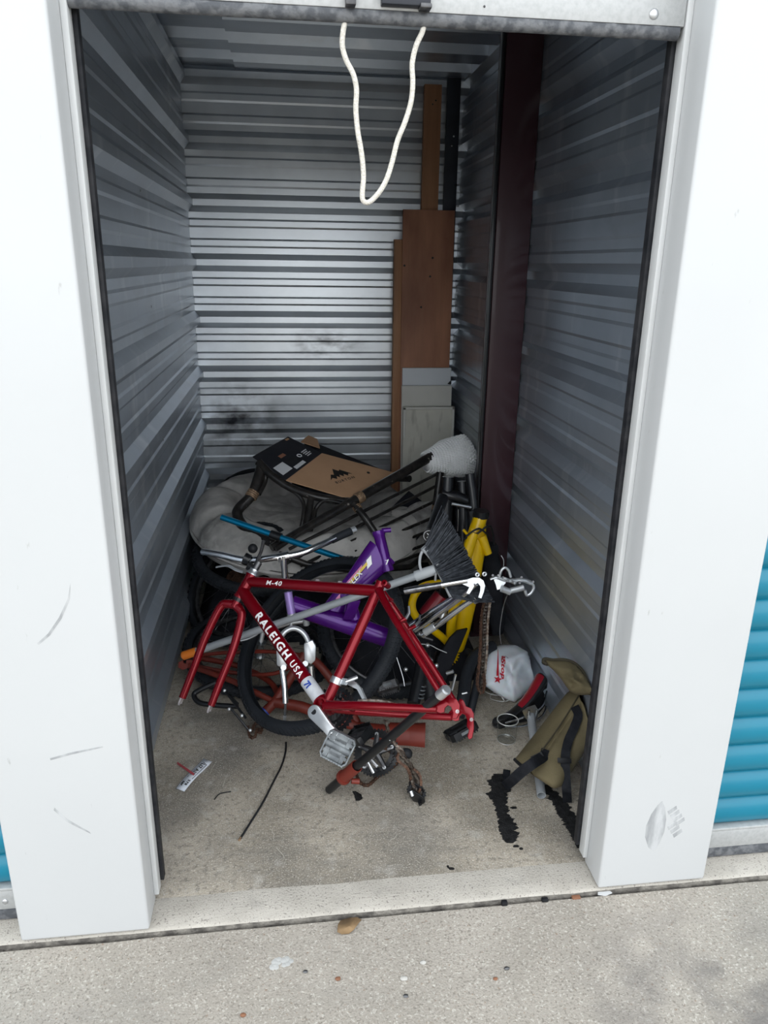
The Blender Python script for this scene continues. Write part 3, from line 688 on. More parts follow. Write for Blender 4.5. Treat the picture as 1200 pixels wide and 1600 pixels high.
# near side crank with caged pedal
b0 = RL(0, -.060, 0); b0 = P(492, 1113, .405)
b1 = P(536, 1165, .31)
ca = MB(); cax = (b1 - b0).normalized(); crank_arm(ca, b0, b1, nearv, .022, .019, .016); cr = ca.build('crank_arm', 'alu', rf, bevel=.003)
MB().tube([b0 - nearv * .055, b0 + nearv * .002], .014, 14).build('spindle', 'steel_dark', rf)
MB().tube([b0 + nearv * .006, b0 + nearv * .0085], .0085, 14).build('crank_bolt', 'black_metal', cr)
pc = P(528, 1168, .27); pedal(rf, pc, (b1 - pc).normalized() if False else V((.80, -.30, -.35)), V((.25, .40, .85)), V((0, 0, 1)), .088, .078, .030, 'grey_plastic', 'grey_plastic')
# front changer clamped on the seat tube
c = seat_l * .20; ca = L_(c); sdir = (RW @ seat_l).normalized()
fd = MB().tube([ca - sdir * .010, ca + sdir * .010], .0195, 18).build('front_derailleur', 'alu', rf)
MB().obox(ca + RW.col[0] * .024 + RW.col[1] * .004, RW.col[0], RW.col[1], sdir, .010, .007, .010).tube([ca + RW.col[0] * .03, ca + RW.col[0] * .052 + sdir * .022 + RW.col[1] * .02], .006, 8).build('clamp_arm', 'alu', fd)
cg = [(-.01, .006), (.02, .010), (.045, -.008), (.066, -.036), (.058, -.042), (.034, -.014), (.0, -.004)]
for o_ in (.032, .046): MB().prism(cg, ca + RW.col[1] * o_ + RW.col[0] * .025, RW.col[0], RW.col[2], .002).build('cage_plate', 'alu', fd)
# chainrings on the far side
for R_, off, tn in ((.076, .058, 38), (.062, .052, 30), (.048, .046, 24)):
    mb = MB(); toothed(mb, RL(0, off, 0), RW.col[1], R_, tn, .0025, .005, .78); mb.build('chainring', 'black_metal', rf)
mb = MB()
for k in range(5):
    q = 2 * math.pi * k / 5; e = RL(.056 * math.cos(q), .056, .056 * math.sin(q)); mb.tube([RL(0, .058, 0), e], [.014, .007], 8)
mb.build('spider', 'steel_dark', rf)
# ---------------------------------------------------------------- bare tyre leaning inside the red frame
tn = V((.553, .384, -.739)); tc_ = V((.077, .934, .313))
tr = thing('bicycle_tire', (tc_.x, tc_.y, 0), 'large bare black bicycle tire standing behind the red frame', 'tire')
tyre('tire_casing', tr, tc_, tn, .360, .027, tread=1, lugs=120, knob=.0024)
a_ = V((tc_ - P(552, 886, 1.1)) * -1); a_ = (a_ - tn * a_.dot(tn)).normalized(); b_ = tn.cross(a_)
# raised letters on the sidewall facing up
mb = MB(); word = 'MAXXIS'
for i, ch in enumerate(word):
    ang = math.radians(16 - i * 4.6); up_s = -tn if (-tn).z > 0 else tn
    rad = a_ * math.cos(ang) + b_ * math.sin(ang); tang = (-a_ * math.sin(ang) + b_ * math.cos(ang))
    q = math.radians(52); out = rad * math.cos(q) + up_s * math.sin(q); o = tc_ + rad * .333 + out * .0285
    ax = tang if tang.dot(V((1, 0, 0))) > 0 else -tang
    flat_text(mb, ch, o, ax, out.cross(ax), .015, .0006, off=.001)
mb.build('lettering', 'rubber_letter', tr, smooth=False)
# ---------------------------------------------------------------- wheels heaped at the left wall
wheel('bicycle_wheel', V((-.155, 1.36, .055)), V((.10, -.10, 1)), .325, 'knobby black bicycle wheel lying flat under the orange frame stays', spokes=24, loc=V((-.155, 1.36, 0)))
wheel('bicycle_wheel', V((-.245, 1.64, .25)), V((-.50, -.45, .62)), .305, 'black bicycle wheel with rusty sprockets tilted against the left wall', cassette=1, spokes=24, loc=V((-.245, 1.64, 0)))
wheel('bicycle_wheel', V((.30, 2.02, .235)), V((.12, -.28, 1)), .325, 'black bicycle wheel buried under the grey cushion', spokes=20, loc=V((.30, 2.02, 0)))
tr2 = thing('bicycle_tire', (-.20, 1.80, .30), 'worn black tire lying just under the round cushion edge', 'tire')
tyre('tire_casing', tr2, V((-.16, 1.78, .335)), V((.05, -.25, 1)), .31, .026, tread=1, lugs=70)
# ---------------------------------------------------------------- orange-red frame lying on the floor
of = thing('dismantled_bicycle', (P(430, 1096, .93).x, .93, 0), 'faded orange red bicycle frame lying low behind the black tire', 'bicycle frame')
J = P(430, 1097, .93); Jw = F(660, 1150, .10)
def T(name, pts, r, m, root, n=16, **k): return MB().tube(pts, r, n, **k).build(name, m, root)
T('down_tube', [J, P(470, 1104, .90), P(515, 1120, .86), P(575, 1142, .82)], [.021, .021, .021, .022], 'orange_paint', of)
T('head_gusset', [P(560, 1138, .80), P(592, 1146, .77), P(630, 1150, .745), P(664, 1152, .73)], [.024, .034, .044, .052], 'orange_paint', of, 20, hollow=.9)
T('seat_tube', [P(414, 1112, .92), J, P(452, 1062, .99), P(476, 1022, 1.05)], [.0185, .0185, .018, .018], 'orange_paint', of, hollow=.8)
T('end_ring', [P(412, 1114, .915), P(415, 1111, .92)], .0195, 'decal_blue', of)
T('chain_stay', spline([J, P(395, 1080, .98), P(358, 1062, 1.05), P(296, 1040, 1.16)], 6), .0115, 'orange_paint', of)
T('chain_stay', spline([J + V((.01, .03, .01)), P(420, 1064, 1.08), P(370, 1040, 1.18), P(300, 1026, 1.26)], 6), .0115, 'orange_paint', of)
T('seat_stay', spline([P(474, 1024, 1.05), P(420, 1018, 1.12), P(350, 1020, 1.2), P(300, 1026, 1.25)], 6), .008, 'orange_paint', of)
T('seat_stay', spline([P(474, 1030, 1.05), P(430, 1052, 1.06), P(372, 1052, 1.12), P(302, 1040, 1.17)], 6), .008, 'orange_paint', of)
T('top_tube', spline([P(476, 1022, 1.05), P(500, 1040, 1.0), P(530, 1080, .93), P(558, 1130, .84)], 6), .016, 'orange_paint', of)
for u, v, y in ((292, 1038, 1.17), (298, 1024, 1.26)):
    MB().prism([(-.03, -.012), (.02, -.018), (.036, -.004), (.030, .016), (.012, .020), (.012, .008), (.002, .004), (-.004, .018), (-.03, .012)], P(u, v, y), V((-1, .1, -.25)), V((0, .35, 1)), .007).build('dropout', 'orange_paint', of)
# ---------------------------------------------------------------- purple frame
pf = thing('dismantled_bicycle', (P(600, 880, 1.02).x, 1.02, .0), 'glossy purple bicycle frame with a bright decal behind the red frame', 'bicycle frame')
hA, hB = P(591, 830, 1.020), P(606, 892, 0.970); hx = (hB - hA).normalized()
T('head_tube', [hA - hx * .002, hA + hx * .012, hA + hx * .02, hB - hx * .02, hB - hx * .012, hB], [.0245, .0245, .021, .021, .0245, .0245], 'purple_paint', pf, 20, hollow=.8)
ptA, ptB = P(598, 862, 1.005), P(508, 965, 0.910)
pt = MB()
pt.tube([ptA, ptA.lerp(ptB, .12), ptA.lerp(ptB, .5), ptB], [.062, .058, .042, .034], 20, flat=.42, upv=(CAM_C - ptA).cross(ptA - ptB).cross(ptA - ptB)); pt.build('top_tube', 'purple_paint', pf)
pdA, pdB = P(456, 945, 0.950), P(604, 996, 0.870)
T('down_tube', [pdA, pdA.lerp(pdB, .3), pdA.lerp(pdB, .7), pdB], [.036, .037, .037, .036], 'purple_paint', pf, 20, hollow=.9)
T('seat_strut', [P(546, 932, 0.905), P(556, 968, 0.875)], .020, 'purple_paint', pf)
MB().obox(P(549, 950, 0.865), V((1, 0, -.1)), V((0, 1, .3)), V((.25, -.25, 1)), .021, .014, .045).build('gusset', 'purple_paint', pf, bevel=.004)
T('stub_tube', [P(450, 925, 0.930), P(456, 962, 0.905)], .015, 'purple_light', pf, hollow=.8); T('stub_ring', [P(455, 958, 0.905), P(457, 966, 0.902)], .0165, 'alu', pf)
T('seat_clamp', [hA + V((.012, -.006, .004)), hA + V((.046, -.006, .006))], .009, 'purple_paint', pf)
ad = (ptA - ptB).normalized(); out = (CAM_C - ptA).normalized(); out = (out - ad * out.dot(ad)).normalized()
crs = out.cross(ad)
def quad_on(mb, s0, s1, c0, c1, sk=.0, lift=.0):
    """decal patch along the tube from s0..s1, across c0..c1"""
    def pt_(s, c):
        base = ptB.lerp(ptA, s); r = .034 + (.043 - .034) * s; ph = c / r; return base + (out * math.cos(ph) * .86 + crs * math.sin(ph)) * (r + .0012 + lift)
    n = 6; b = len(mb.v)
    for i in range(n + 1):
        for c, o_ in ((c0, 0), (c1, sk)): mb.v.append(pt_(s0 + (s1 - s0) * i / n + o_, c))
    for i in range(n): q = b + i * 2; mb.f.append((q, q + 1, q + 3, q + 2))
    return mb
quad_on(MB(), .36, .76, .010, .020, .02).build('decal_stripe', 'decal_yellow', pf, smooth=False)
quad_on(MB(), .30, .70, .020, .027, .02).build('decal_stripe', 'decal_pink', pf, smooth=False)
quad_on(quad_on(MB(), .72, .80, .0, .024, .07, .001), .80, .74, .0, .022, .06, .001).build('decal_letter', 'decal_white', pf, smooth=False)
quad_on(MB(), .20, .27, .004, .016, .04, .001).build('decal_stripe', 'decal_pink', pf, smooth=False)
mb = MB()
on_tube(mb, 'FLEX', ad, ptB.lerp(ptA, .54), .018, .041, crs, out, .03, 1.15, 1.1, .3, roll=-.25 if crs.z > 0 else .25); mb.build('lettering', 'decal_white', pf, smooth=False)
mb = MB(); on_tube(mb, '7', V((1, .1, 0)), hA.lerp(hB, .78), .018, .0215, hx, (CAM_C - hA).normalized(), .05); mb.build('lettering', 'decal_white', pf, smooth=False)
# ---------------------------------------------------------------- yellow frame standing on end by the column
yf = thing('dismantled_bicycle', (.70, 1.2, 0), 'yellow bicycle frame standing on end beside the maroon column', 'bicycle frame')
y0_, y1_ = P(749, 812, 1.30), P(712, 1030, 1.20)
T('head_tube', [P(751, 806, 1.31), P(745, 828, 1.29)], .030, 'yellow_paint', yf, 18)
mb = MB(); mb.tube([P(748, 818, 1.30), P(742, 850, 1.28), P(737, 890, 1.26), P(730, 940, 1.24), P(722, 985, 1.22), P(712, 1034, 1.20)], [.032, .048, .045, .040, .034, .018], 20, flat=.62, upv=V((0, 1, 0))); mb.build('main_beam', 'yellow_paint', yf)
T('side_beam', [P(740, 832, 1.25), P(728, 870, 1.23), P(714, 920, 1.21), P(705, 975, 1.19), P(699, 1035, 1.17)], [.022, .024, .024, .020, .016], 'yellow_paint', yf)
T('stay_loop', spline([P(716, 925, 1.2), P(690, 912, 1.19), P(658, 918, 1.17), P(644, 942, 1.16), P(652, 966, 1.15), P(684, 990, 1.15), P(706, 1010, 1.17)], 6), .016, 'yellow_paint', yf)
T('gusset_tube', [P(752, 838, 1.27), P(763, 866, 1.25)], [.022, .016], 'yellow_paint', yf)
T('headset', [P(752, 798, 1.31), P(751, 808, 1.31)], .034, 'black_metal', yf, 18)
T('cable', spline([P(726, 842, 1.245), P(745, 834, 1.235), P(766, 822, 1.25), P(772, 850, 1.28)], 6), .0045, 'black_plastic', yf, 8)
T('cable', spline([P(728, 838, 1.23), P(748, 826, 1.23), P(764, 838, 1.25)], 6), .004, 'black_plastic', yf, 8)
mb = MB(); toothed(mb, P(703, 1024, 1.165), V((.3, -1, .2)), .045, 20, .004, .008, .55); mb.build('sprocket', 'yellow_paint', yf)
T('cable_bolt', [P(724, 828, 1.245), P(731, 836, 1.245)], .006, 'yellow_paint', yf, 10)
# red shock and spring seen through the yellow loop
sh = thing('rear_shock', (P(676, 950, 1.24).x, 1.24, .25), 'dark red shock absorber seen through the yellow frame loop', 'shock absorber')
T('body', [P(690, 930, 1.25), P(664, 962, 1.24)], .034, 'vinyl_red', sh, 18)
T('shaft', [P(696, 948, 1.22), P(690, 966, 1.21)], .014, 'alu', sh); T('collar', [P(698, 942, 1.22), P(696, 948, 1.22)], .022, 'grey_plastic', sh)
# ---------------------------------------------------------------- black fork and clutter behind the broom
bf = thing('bicycle_fork', (.72, 1.42, .0), 'black bicycle fork standing upright behind the bubble wrapped pole', 'bicycle fork')
T('stanchion', [P(700, 745, 1.47), P(697, 800, 1.44), P(694, 880, 1.40)], [.026, .030, .030], 'black_metal', bf, 16)
T('stanchion', [P(722, 752, 1.47), P(724, 810, 1.44), P(724, 880, 1.40)], [.022, .028, .030], 'black_metal', bf, 16)
T('crown', [P(690, 772, 1.45), P(712, 776, 1.44), P(736, 786, 1.44)], [.024, .028, .024], 'black_metal', bf, 14)
T('axle_bar', [P(706, 787, 1.40), P(736, 793, 1.40)], .0075, 'alu', bf, 10)
T('steerer', [P(741, 798, 1.41), P(738, 770, 1.43), P(734, 740, 1.45)], [.024, .022, .020], 'black_metal', bf, 14)
T('leg', [P(694, 880, 1.40), P(690, 960, 1.36)], .032, 'black_metal', bf, 14); T('leg', [P(724, 880, 1.40), P(722, 990, 1.36)], .032, 'black_metal', bf, 14)
T('brake_cable', spline([P(716, 796, 1.38), P(716, 815, 1.38), P(715, 830, 1.385)], 5), .002, 'alu', bf, 6)
cl = thing('cloth_bundle', (.76, 1.36, .0), 'dark navy cloth hanging between the broom and the column', 'cloth')
mb = MB(); n = 22; mm = 14
for i in range(n):
    t = i / (n - 1); c = P(768 + 8 * t, 850 + 140 * t, 1.36 - .06 * t)
    for j in range(mm):
        q = 2 * math.pi * j / mm; w = .035 + .02 * mnoise.noise(V((math.cos(q) * 1.5, math.sin(q) * 1.5, t * 5))); w *= (.5 + .6 * math.sin(math.pi * min(1, t * .7 + .2)))
        mb.v.append(c + V((math.cos(q) * w * 1.1, math.sin(q) * w * .8, 0)))
for i in range(n - 1):
    for j in range(mm): mb.f.append((i * mm + j, i * mm + (j + 1) % mm, (i + 1) * mm + (j + 1) % mm, (i + 1) * mm + j))
mb.f.append(tuple(range(mm))); mb.f.append(tuple((n - 1) * mm + j for j in range(mm))[::-1]); mb.build('fold', 'black_cloth', cl, angle=80)
# ---------------------------------------------------------------- round grey cushion
cu_c = V((.075, 1.96, .415))
cs_ = thing('round_cushion', (cu_c.x, cu_c.y, .36), 'large round grey suede papasan cushion lying on the pile', 'cushion')
mb = MB(); NR, NA = 26, 120; tilt = Matrix.Rotation(math.radians(4), 3, 'X') @ Matrix.Rotation(math.radians(3), 3, 'Y')
def cush(rn, an, top):
    lob = abs(math.cos(an * 4.0)); R_ = .575 * (1 + .018 * mnoise.noise(V((math.cos(an) * 2, math.sin(an) * 2, 1))) - .030 * (1 - lob) ** 3 * (rn > .5))
    rr = rn * R_
    prof = .112 * math.sqrt(max(0, 1 - ((rn - .755) / .246) ** 2)) if rn > .60 else .034 + .010 * math.cos(rn / .6 * math.pi) + .03 * max(0, (rn - .45) / .15)
    if .52 < rn < .66: prof -= .02 * math.exp(-((rn - .575) / .03) ** 2)
    pk = .022 * math.exp(-(math.cos(an * 4.0) / .16) ** 2) * (.35 + .65 * (rn > .55)) * min(1, rn * 2)
    wr = .012 * mnoise.noise(V((rr * math.cos(an) * 7, rr * math.sin(an) * 7, 2 + top))) + .006 * mnoise.noise(V((rr * math.cos(an) * 18, rr * math.sin(an) * 18, 5)))
    h = (prof - pk) + wr * min(1, (1 - rn) * 8)
    return cu_c + tilt @ V((rr * math.cos(an), rr * math.sin(an), h * (1.15 if top else -.7)))
for top in (1, 0):
    b0_ = len(mb.v)
    for i in range(NR + 1):
        rn = (i / NR) ** .85
        for j in range(NA): mb.v.append(cush(rn if i else .001, 2 * math.pi * j / NA, top))
    for i in range(NR):
        for j in range(NA):
            q = b0_ + i * NA + j; r_ = b0_ + i * NA + (j + 1) % NA; mb.f.append((q, r_, r_ + NA, q + NA) if top else (q, q + NA, r_ + NA, r_))
mb.build('cover', 'suede', cs_, angle=180)
MB().torus(cu_c + tilt @ V((0, 0, -.004)), tilt @ V((0, 0, 1)), .565, .008, 100, 8).build('piping', 'suede', cs_)
mb = MB().ball(cu_c + tilt @ V((0, 0, .05)), .020, 12, 6, (1, 1, .4)); mb.build('button', 'suede', cs_)
# dark mound added to fill the unreadable darkness behind the cushion
bl = thing('dark_mound', (-.22, 2.55, .0), 'added black filler sack slumped behind the grey cushion', 'mound')
mb = MB(); mb.ball(V((-.20, 2.50, .27)), .29, 36, 22, (.95, .8, .98))
mb.v = [p + V((mnoise.noise(p * 6), mnoise.noise(p * 6 + V((5, 0, 0))), mnoise.noise(p * 6 + V((0, 5, 0))))) * .035 for p in mb.v]; mb.v = [V((max(p.x, XL + .04), min(p.y, YB - .05), max(p.z, .005))) for p in mb.v]
mb.build('mound', 'black_cloth', bl, angle=180)
# ---------------------------------------------------------------- dark tarpaulin and a black wheel added to darken the empty gaps in the heap
tp_ = thing('filler', (.25, 1.6, 0), 'black tarpaulin heap added to darken the gaps under the bicycles', 'filler')
mb = MB(); nx, ny = 60, 50; X0, X1, Y0, Y1 = -.47, .79, 1.02, 2.45
def sm(a, b, t): t = max(0, min(1, (t - a) / (b - a))); return t * t * (3 - 2 * t)
def fill_height(x, y):
    front = 1.50 + (1.08 - 1.50) * sm(.05, .25, x) + .08 * mnoise.noise(V((x * 5, 0, 2)))
    h = .25 * sm(front, front + .22, y) * sm(X0, X0 + .12, x) * (1 - sm(X1 - .10, X1, x)) * (1 - .8 * sm(1.35, 1.6, y) * sm(.5, .7, x)) * (1 - sm(2.2, 2.45, y))
    return max(.002, h * (1 + .35 * mnoise.noise(V((x * 4, y * 4, 1)))) + (.03 * mnoise.noise(V((x * 14, y * 14, 4)))) * min(1, h * 8))
for i in range(nx + 1):
    for j in range(ny + 1): x = X0 + (X1 - X0) * i / nx; y = Y0 + (Y1 - Y0) * j / ny; mb.v.append(V((x, y, fill_height(x, y))))
for i in range(nx):
    for j in range(ny):
        q = i * (ny + 1) + j; ids = (q, q + ny + 1, q + ny + 2, q + 1)
        if max(mb.v[k].z for k in ids) > .004: mb.f.append(ids)
used = sorted({k for f in mb.f for k in f}); rm = {k: i for i, k in enumerate(used)}; mb.v = [mb.v[k] for k in used]; mb.f = [tuple(rm[k] for k in f) for f in mb.f]
mb.build('sheet', 'black_cloth', tp_, angle=180)
wheel('bicycle_wheel', V((.36, 1.20, .17)), V((.25, -.45, .85)), .28, 'black bicycle wheel added to darken the gap behind the purple down tube', spokes=20, loc=V((.36, 1.20, 0)))  # added wheel, covers bright floor with dark parts
# ---------------------------------------------------------------- black rattan chair frame, tipped over
rc = thing('rattan_chair', (.15, 1.65, .35), 'tipped black rattan chair frame with wrapped joints lying on the cushion', 'chair')
def bind(c0, c1, r, n=5):
    """wound cane binding: separate coils joined into one wrap"""
    c0, c1 = V(c0), V(c1); d = (c1 - c0); mb = MB()
    for i in range(n): mb.torus(c0 + d * ((i + .5) / n), d, r, d.length / n * .48, 20, 8)
    return mb.build('cane_binding', 'binding', rc)
pA, pB = P(424, 856, 1.40), P(678, 711, 1.90)
T('long_pole', [pA, pA.lerp(pB, .25), pA.lerp(pB, .6), pB], [.0165, .0195, .0225, .0225], 'rattan', rc, 16)
T('pole_sleeve', [P(430, 858, 1.385), P(500, 812, 1.53), P(546, 786, 1.62)], [.012, .012, .012], 'rattan', rc, 12)
t0 = .50; bind(pA.lerp(pB, .485), pA.lerp(pB, .525), .0235, 5)
T('curved_rail', spline([P(404, 722, 1.80), P(424, 742, 1.75), P(452, 761, 1.71), P(485, 774, 1.68), P(520, 781, 1.66), P(549, 784, 1.635)], 6), .0185, 'rattan', rc)
T('curved_rail', spline([P(412, 716, 1.95), P(455, 716, 2.08), P(520, 724, 2.14), P(590, 744, 2.10), P(640, 748, 1.95)], 6), .017, 'rattan', rc)
T('leg', spline([P(409, 726, 1.80), P(403, 748, 1.76), P(393, 774, 1.71), P(374, 794, 1.67), P(371, 806, 1.64), P(380, 822, 1.60), P(402, 838, 1.55), P(428, 849, 1.50)], 6), .0235, 'rattan', rc)
bind(P(397, 768, 1.72), P(391, 778, 1.70), .0245, 4)
T('leg_brace', spline([P(416, 732, 1.79), P(414, 752, 1.77), P(404, 772, 1.72)], 5), .012, 'rattan', rc)
T('leg', [P(486, 776, 1.68), P(482, 805, 1.62), P(475, 850, 1.55)], .016, 'rattan', rc)
T('leg_brace', spline([P(440, 758, 1.72), P(463, 771, 1.69), P(474, 786, 1.665), P(474, 806, 1.62), P(468, 838, 1.57)], 6), .0095, 'rattan', rc)
T('leg_brace', spline([P(535, 786, 1.63), P(508, 782, 1.655), P(494, 794, 1.65), P(490, 812, 1.61), P(483, 840, 1.565)], 6), .0095, 'rattan', rc)
T('cross_brace', spline([P(552, 787, 1.61), P(568, 806, 1.565), P(588, 836, 1.52), P(600, 862, 1.48)], 6), [.016] * 19, 'rattan', rc)
bind(P(556, 791, 1.605), P(561, 797, 1.59), .0175, 3)
T('upright', [P(688, 738, 1.86), P(684, 770, 1.83), P(680, 800, 1.80), P(676, 850, 1.76)], .019, 'rattan', rc)
bind(P(682, 790, 1.80), P(681, 797, 1.795), .0195, 3)
rods = [((452, 858, 1.43), (688, 738, 1.88)), ((440, 884, 1.36), (686, 757, 1.86)), ((470, 884, 1.36), (684, 781, 1.84)), ((498, 886, 1.35), (682, 806, 1.81)), ((528, 884, 1.36), (680, 826, 1.79)), ((556, 890, 1.37), (678, 846, 1.77)), ((590, 890, 1.42), (676, 858, 1.76))]
for a, b in rods: T('rod', [P(*a), P(*b)], .0075, 'rattan', rc, 10)
T('edge_rail', [P(436, 866, 1.40), P(480, 882, 1.36), P(560, 892, 1.36), P(640, 886, 1.55), P(678, 858, 1.75)], .014, 'rattan', rc)
# crumpled pale sheet under the rods
sh_ = thing('crumpled_sheet', (.46, 1.66, .36), 'pale crumpled sheet lying under the black rods', 'sheet')
mb = MB(); q00, q10, q01, q11 = P(560, 905, 1.45), P(650, 890, 1.62), P(560, 800, 1.75), P(684, 765, 1.93); n = 26
for i in range(n):
    for j in range(n):
        s_, t = i / (n - 1), j / (n - 1); p = q00.lerp(q10, s_).lerp(q01.lerp(q11, s_), t); mb.v.append(p + V((0, 0, -.045 + .02 * mnoise.noise(p * 14) + .012 * mnoise.noise(p * 30))))
for i in range(n - 1):
    for j in range(n - 1): q = i * n + j; mb.f.append((q, q + n, q + n + 1, q + 1))
so = mb.build('fold', 'sheet_light', sh_, angle=180); md = so.modifiers.new('thickness', 'SOLIDIFY'); md.thickness = .003
# ---------------------------------------------------------------- cardboard box laid flat on the chair rails
A, B, H0, H1, C_, D = P(395, 713, 1.86), P(450, 682, 2.09), P(447, 750, 1.70), P(503, 708, 1.96), P(618, 739, 1.90), P(547, 779, 1.64)
bx = thing('cardboard_box', tuple((H0 + D) / 2 - V((0, 0, .01))), 'flattened black and brown cardboard box with a mountain logo', 'box')
def bil(q, s, t): return q[0].lerp(q[1], s).lerp(q[3].lerp(q[2], s), t)
def qn(q): n_ = (q[1] - q[0]).cross(q[3] - q[0]).normalized(); return n_ if n_.z > 0 else -n_
def board(name, q, th, m, parent=bx, sag=.0):
    n_ = qn(q); mb = MB(); k = 8
    for lay in (0, 1):
        for i in range(k + 1):
            for j in range(k + 1): mb.v.append(bil(q, i / k, j / k) - n_ * th * lay + n_ * sag * math.sin(math.pi * i / k))
    st = (k + 1) ** 2
    for i in range(k):
        for j in range(k):
            a = i * (k + 1) + j; mb.f.append((a, a + 1, a + k + 2, a + k + 1)); mb.f.append((st + a, st + a + k + 1, st + a + k + 2, st + a + 1))
    for i in range(k):
        for a, b in ((i, i + 1), (k * (k + 1) + i, k * (k + 1) + i + 1), (i * (k + 1), (i + 1) * (k + 1)), (i * (k + 1) + k, (i + 1) * (k + 1) + k)): mb.f.append((a, b, st + b, st + a))
    return mb.build(name, m, parent, angle=30)
KQ = [H0, D, C_, H1]; BQ = [A, H0, H1, B]
board('kraft_panel', KQ, .005, 'kraft'); board('printed_panel', BQ, .005, 'black_card')
LQ = [P(455, 752, 1.74) - V((0, 0, .02)), P(556, 782, 1.68) - V((0, 0, .02)), P(628, 746, 2.02), P(478, 686, 2.20)]
board('lower_flap', LQ, .005, 'black_card'); 
board('open_flap', [P(470, 690, 2.12), P(500, 700, 2.10), P(496, 686, 2.20), P(482, 680, 2.21)], .004, 'kraft')
def patch(name, q, s0, s1, t0, t1, m): n_ = qn(q); pts = [bil(q, s, t) + n_ * .0006 for s, t in ((s0, t0), (s1, t0), (s1, t1), (s0, t1))]; mb = MB(); mb.v += pts + [p - n_ * .0005 for p in pts]; mb.f += [(0, 1, 2, 3), (7, 6, 5, 4), (0, 4, 5, 1), (1, 5, 6, 2), (2, 6, 7, 3), (3, 7, 4, 0)]; return mb.build(name, m, bx, smooth=False)
patch('label_sticker', BQ, .56, .86, .05, .30, 'sticker'); patch('label_sticker', BQ, .84, .94, .34, .60, 'sticker')
patch('label_outline', BQ, .58, .80, .34, .58, 'black_plastic')
for k in range(5): patch('label_print', BQ, .60 + .05 * k, .615 + .05 * k + .012 * (k % 2), .08 + .015 * k, .20 + .02 * (k % 3), 'print_black')
MB().torus(bil(BQ, .68, .66) + qn(BQ) * .0008, qn(BQ), .011, .0022, 24, 6).build('recycle_mark', 'sticker', bx)
for k in range(4): patch('fine_print', BQ, .62 + .06 * k, .65 + .06 * k, .76, .90 - .03 * (k % 2), 'sticker')
patch('corner_mark', BQ, .04, .10, .86, .95, 'kraft'); patch('scuffed_patch', BQ, .36, .46, .36, .50, 'plywood')
mo = bil(KQ, .52, .50); nk = qn(KQ); mx_ = (bil(KQ, .60, .72) - bil(KQ, .46, .30)); mx_ = (mx_ - nk * mx_.dot(nk)).normalized(); my_ = nk.cross(mx_).normalized()
mo = mo + my_ * .012
mtn = [(-.066, -.020), (-.038, .016), (-.024, .008), (.0, .050), (.018, .024), (.028, .032), (.066, -.020), (.048, -.010), (.038, -.024), (.025, -.004), (.014, -.020), (.002, .000), (-.008, -.020), (-.018, -.004), (-.030, -.024), (-.046, -.008)]
MB().prism(mtn, mo + nk * .0004, mx_, my_, .0008).build('mountain_logo', 'print_black', bx, smooth=False)
mb = MB(); flat_text(mb, 'BURTON', mo - my_ * .046, mx_, my_, .016, .0006, 1.45, off=.0008); mb.build('lettering', 'print_black', bx, smooth=False)
rm = bil(KQ, .74, .80); MB().tube([rm, rm + nk * .0008], .008, 14).build('round_mark', 'print_black', bx, smooth=False)
# second dark carton under the rods
b2 = thing('dark_carton', tuple(P(640, 800, 1.95)), 'dark printed carton wedged under the rods beside the brown box', 'box')
a2, b2_, c2 = P(585, 800, 1.80), P(640, 748, 2.02), P(690, 790, 1.92); g1 = (b2_ - a2).normalized(); g2 = (c2 - b2_); g2 = (g2 - g1 * g2.dot(g1)).normalized(); g3 = g1.cross(g2)
MB().obox((a2 + c2) / 2 - V((0, 0, .06)), g1, g2, g3, .13, .10, .03).build('carton', 'black_card', b2, bevel=.002)
sg_ = 1 if g3.z > 0 else -1
for k in range(3): MB().obox((a2 + c2) / 2 - V((0, 0, .06)) + g3 * sg_ * .0303 + g1 * (-.03 + .05 * k) + g2 * (.02 * k - .02), g1, g2, g3, .014, .010, .0004).build('brown_print', 'kraft', b2, smooth=False)
# ---------------------------------------------------------------- bubble wrap round the pole end
bw = thing('bubble_wrap', tuple(P(700, 738, 1.93)), 'clump of white bubble wrap tied round the rattan pole end', 'packaging')
w0, w1 = P(664, 722, 1.905), P(735, 703, 1.985); wd = (w1 - w0); wl_ = wd.length; wd.normalize(); ua = V((0, 0, 1)); ua = (ua - wd * ua.dot(wd)).normalized(); ub = wd.cross(ua); mb = MB(); n, mm = 20, 32
def wrap_pt(t, q):
    prof = .045 + .055 * math.sin(min(1, t * 1.05) * math.pi * .55) - (.05 * ((t - .85) / .15) ** 2 if t > .85 else 0); prof *= 1 + .10 * mnoise.noise(V((math.cos(q) * 1.6, math.sin(q) * 1.6, t * 3))) + .05 * mnoise.noise(V((math.cos(q) * 4, math.sin(q) * 4, t * 8)))
    return w0 + wd * (t * wl_) + (ua * math.cos(q) + ub * math.sin(q)) * prof + V((0, 0, -.02 * t))
for i in range(n):
    for j in range(mm): mb.v.append(wrap_pt(i / (n - 1), 2 * math.pi * j / mm))
for i in range(n - 1):
    for j in range(mm): mb.f.append((i * mm + j, i * mm + (j + 1) % mm, (i + 1) * mm + (j + 1) % mm, (i + 1) * mm + j))
mb.f.append(tuple((n - 1) * mm + j for j in range(mm))); mb.f.append(tuple(range(mm))[::-1]); mb.build('film', 'bubble', bw, angle=180)
mb = MB()
for i in range(20):
    for j in range(40):
        t = (i + .5) / 20; q = 2 * math.pi * (j + (.5 if i % 2 else 0)) / 40; c = wrap_pt(t, q); c2_ = wrap_pt(t, q) - (w0 + wd * (t * wl_)); nn = c2_.normalized(); mb.ball(c + nn * .001, .0056, 7, 5, (1, 1, 1))
bo = mb.build('bubbles', 'bubble', bw); tag(bo, kind='stuff')
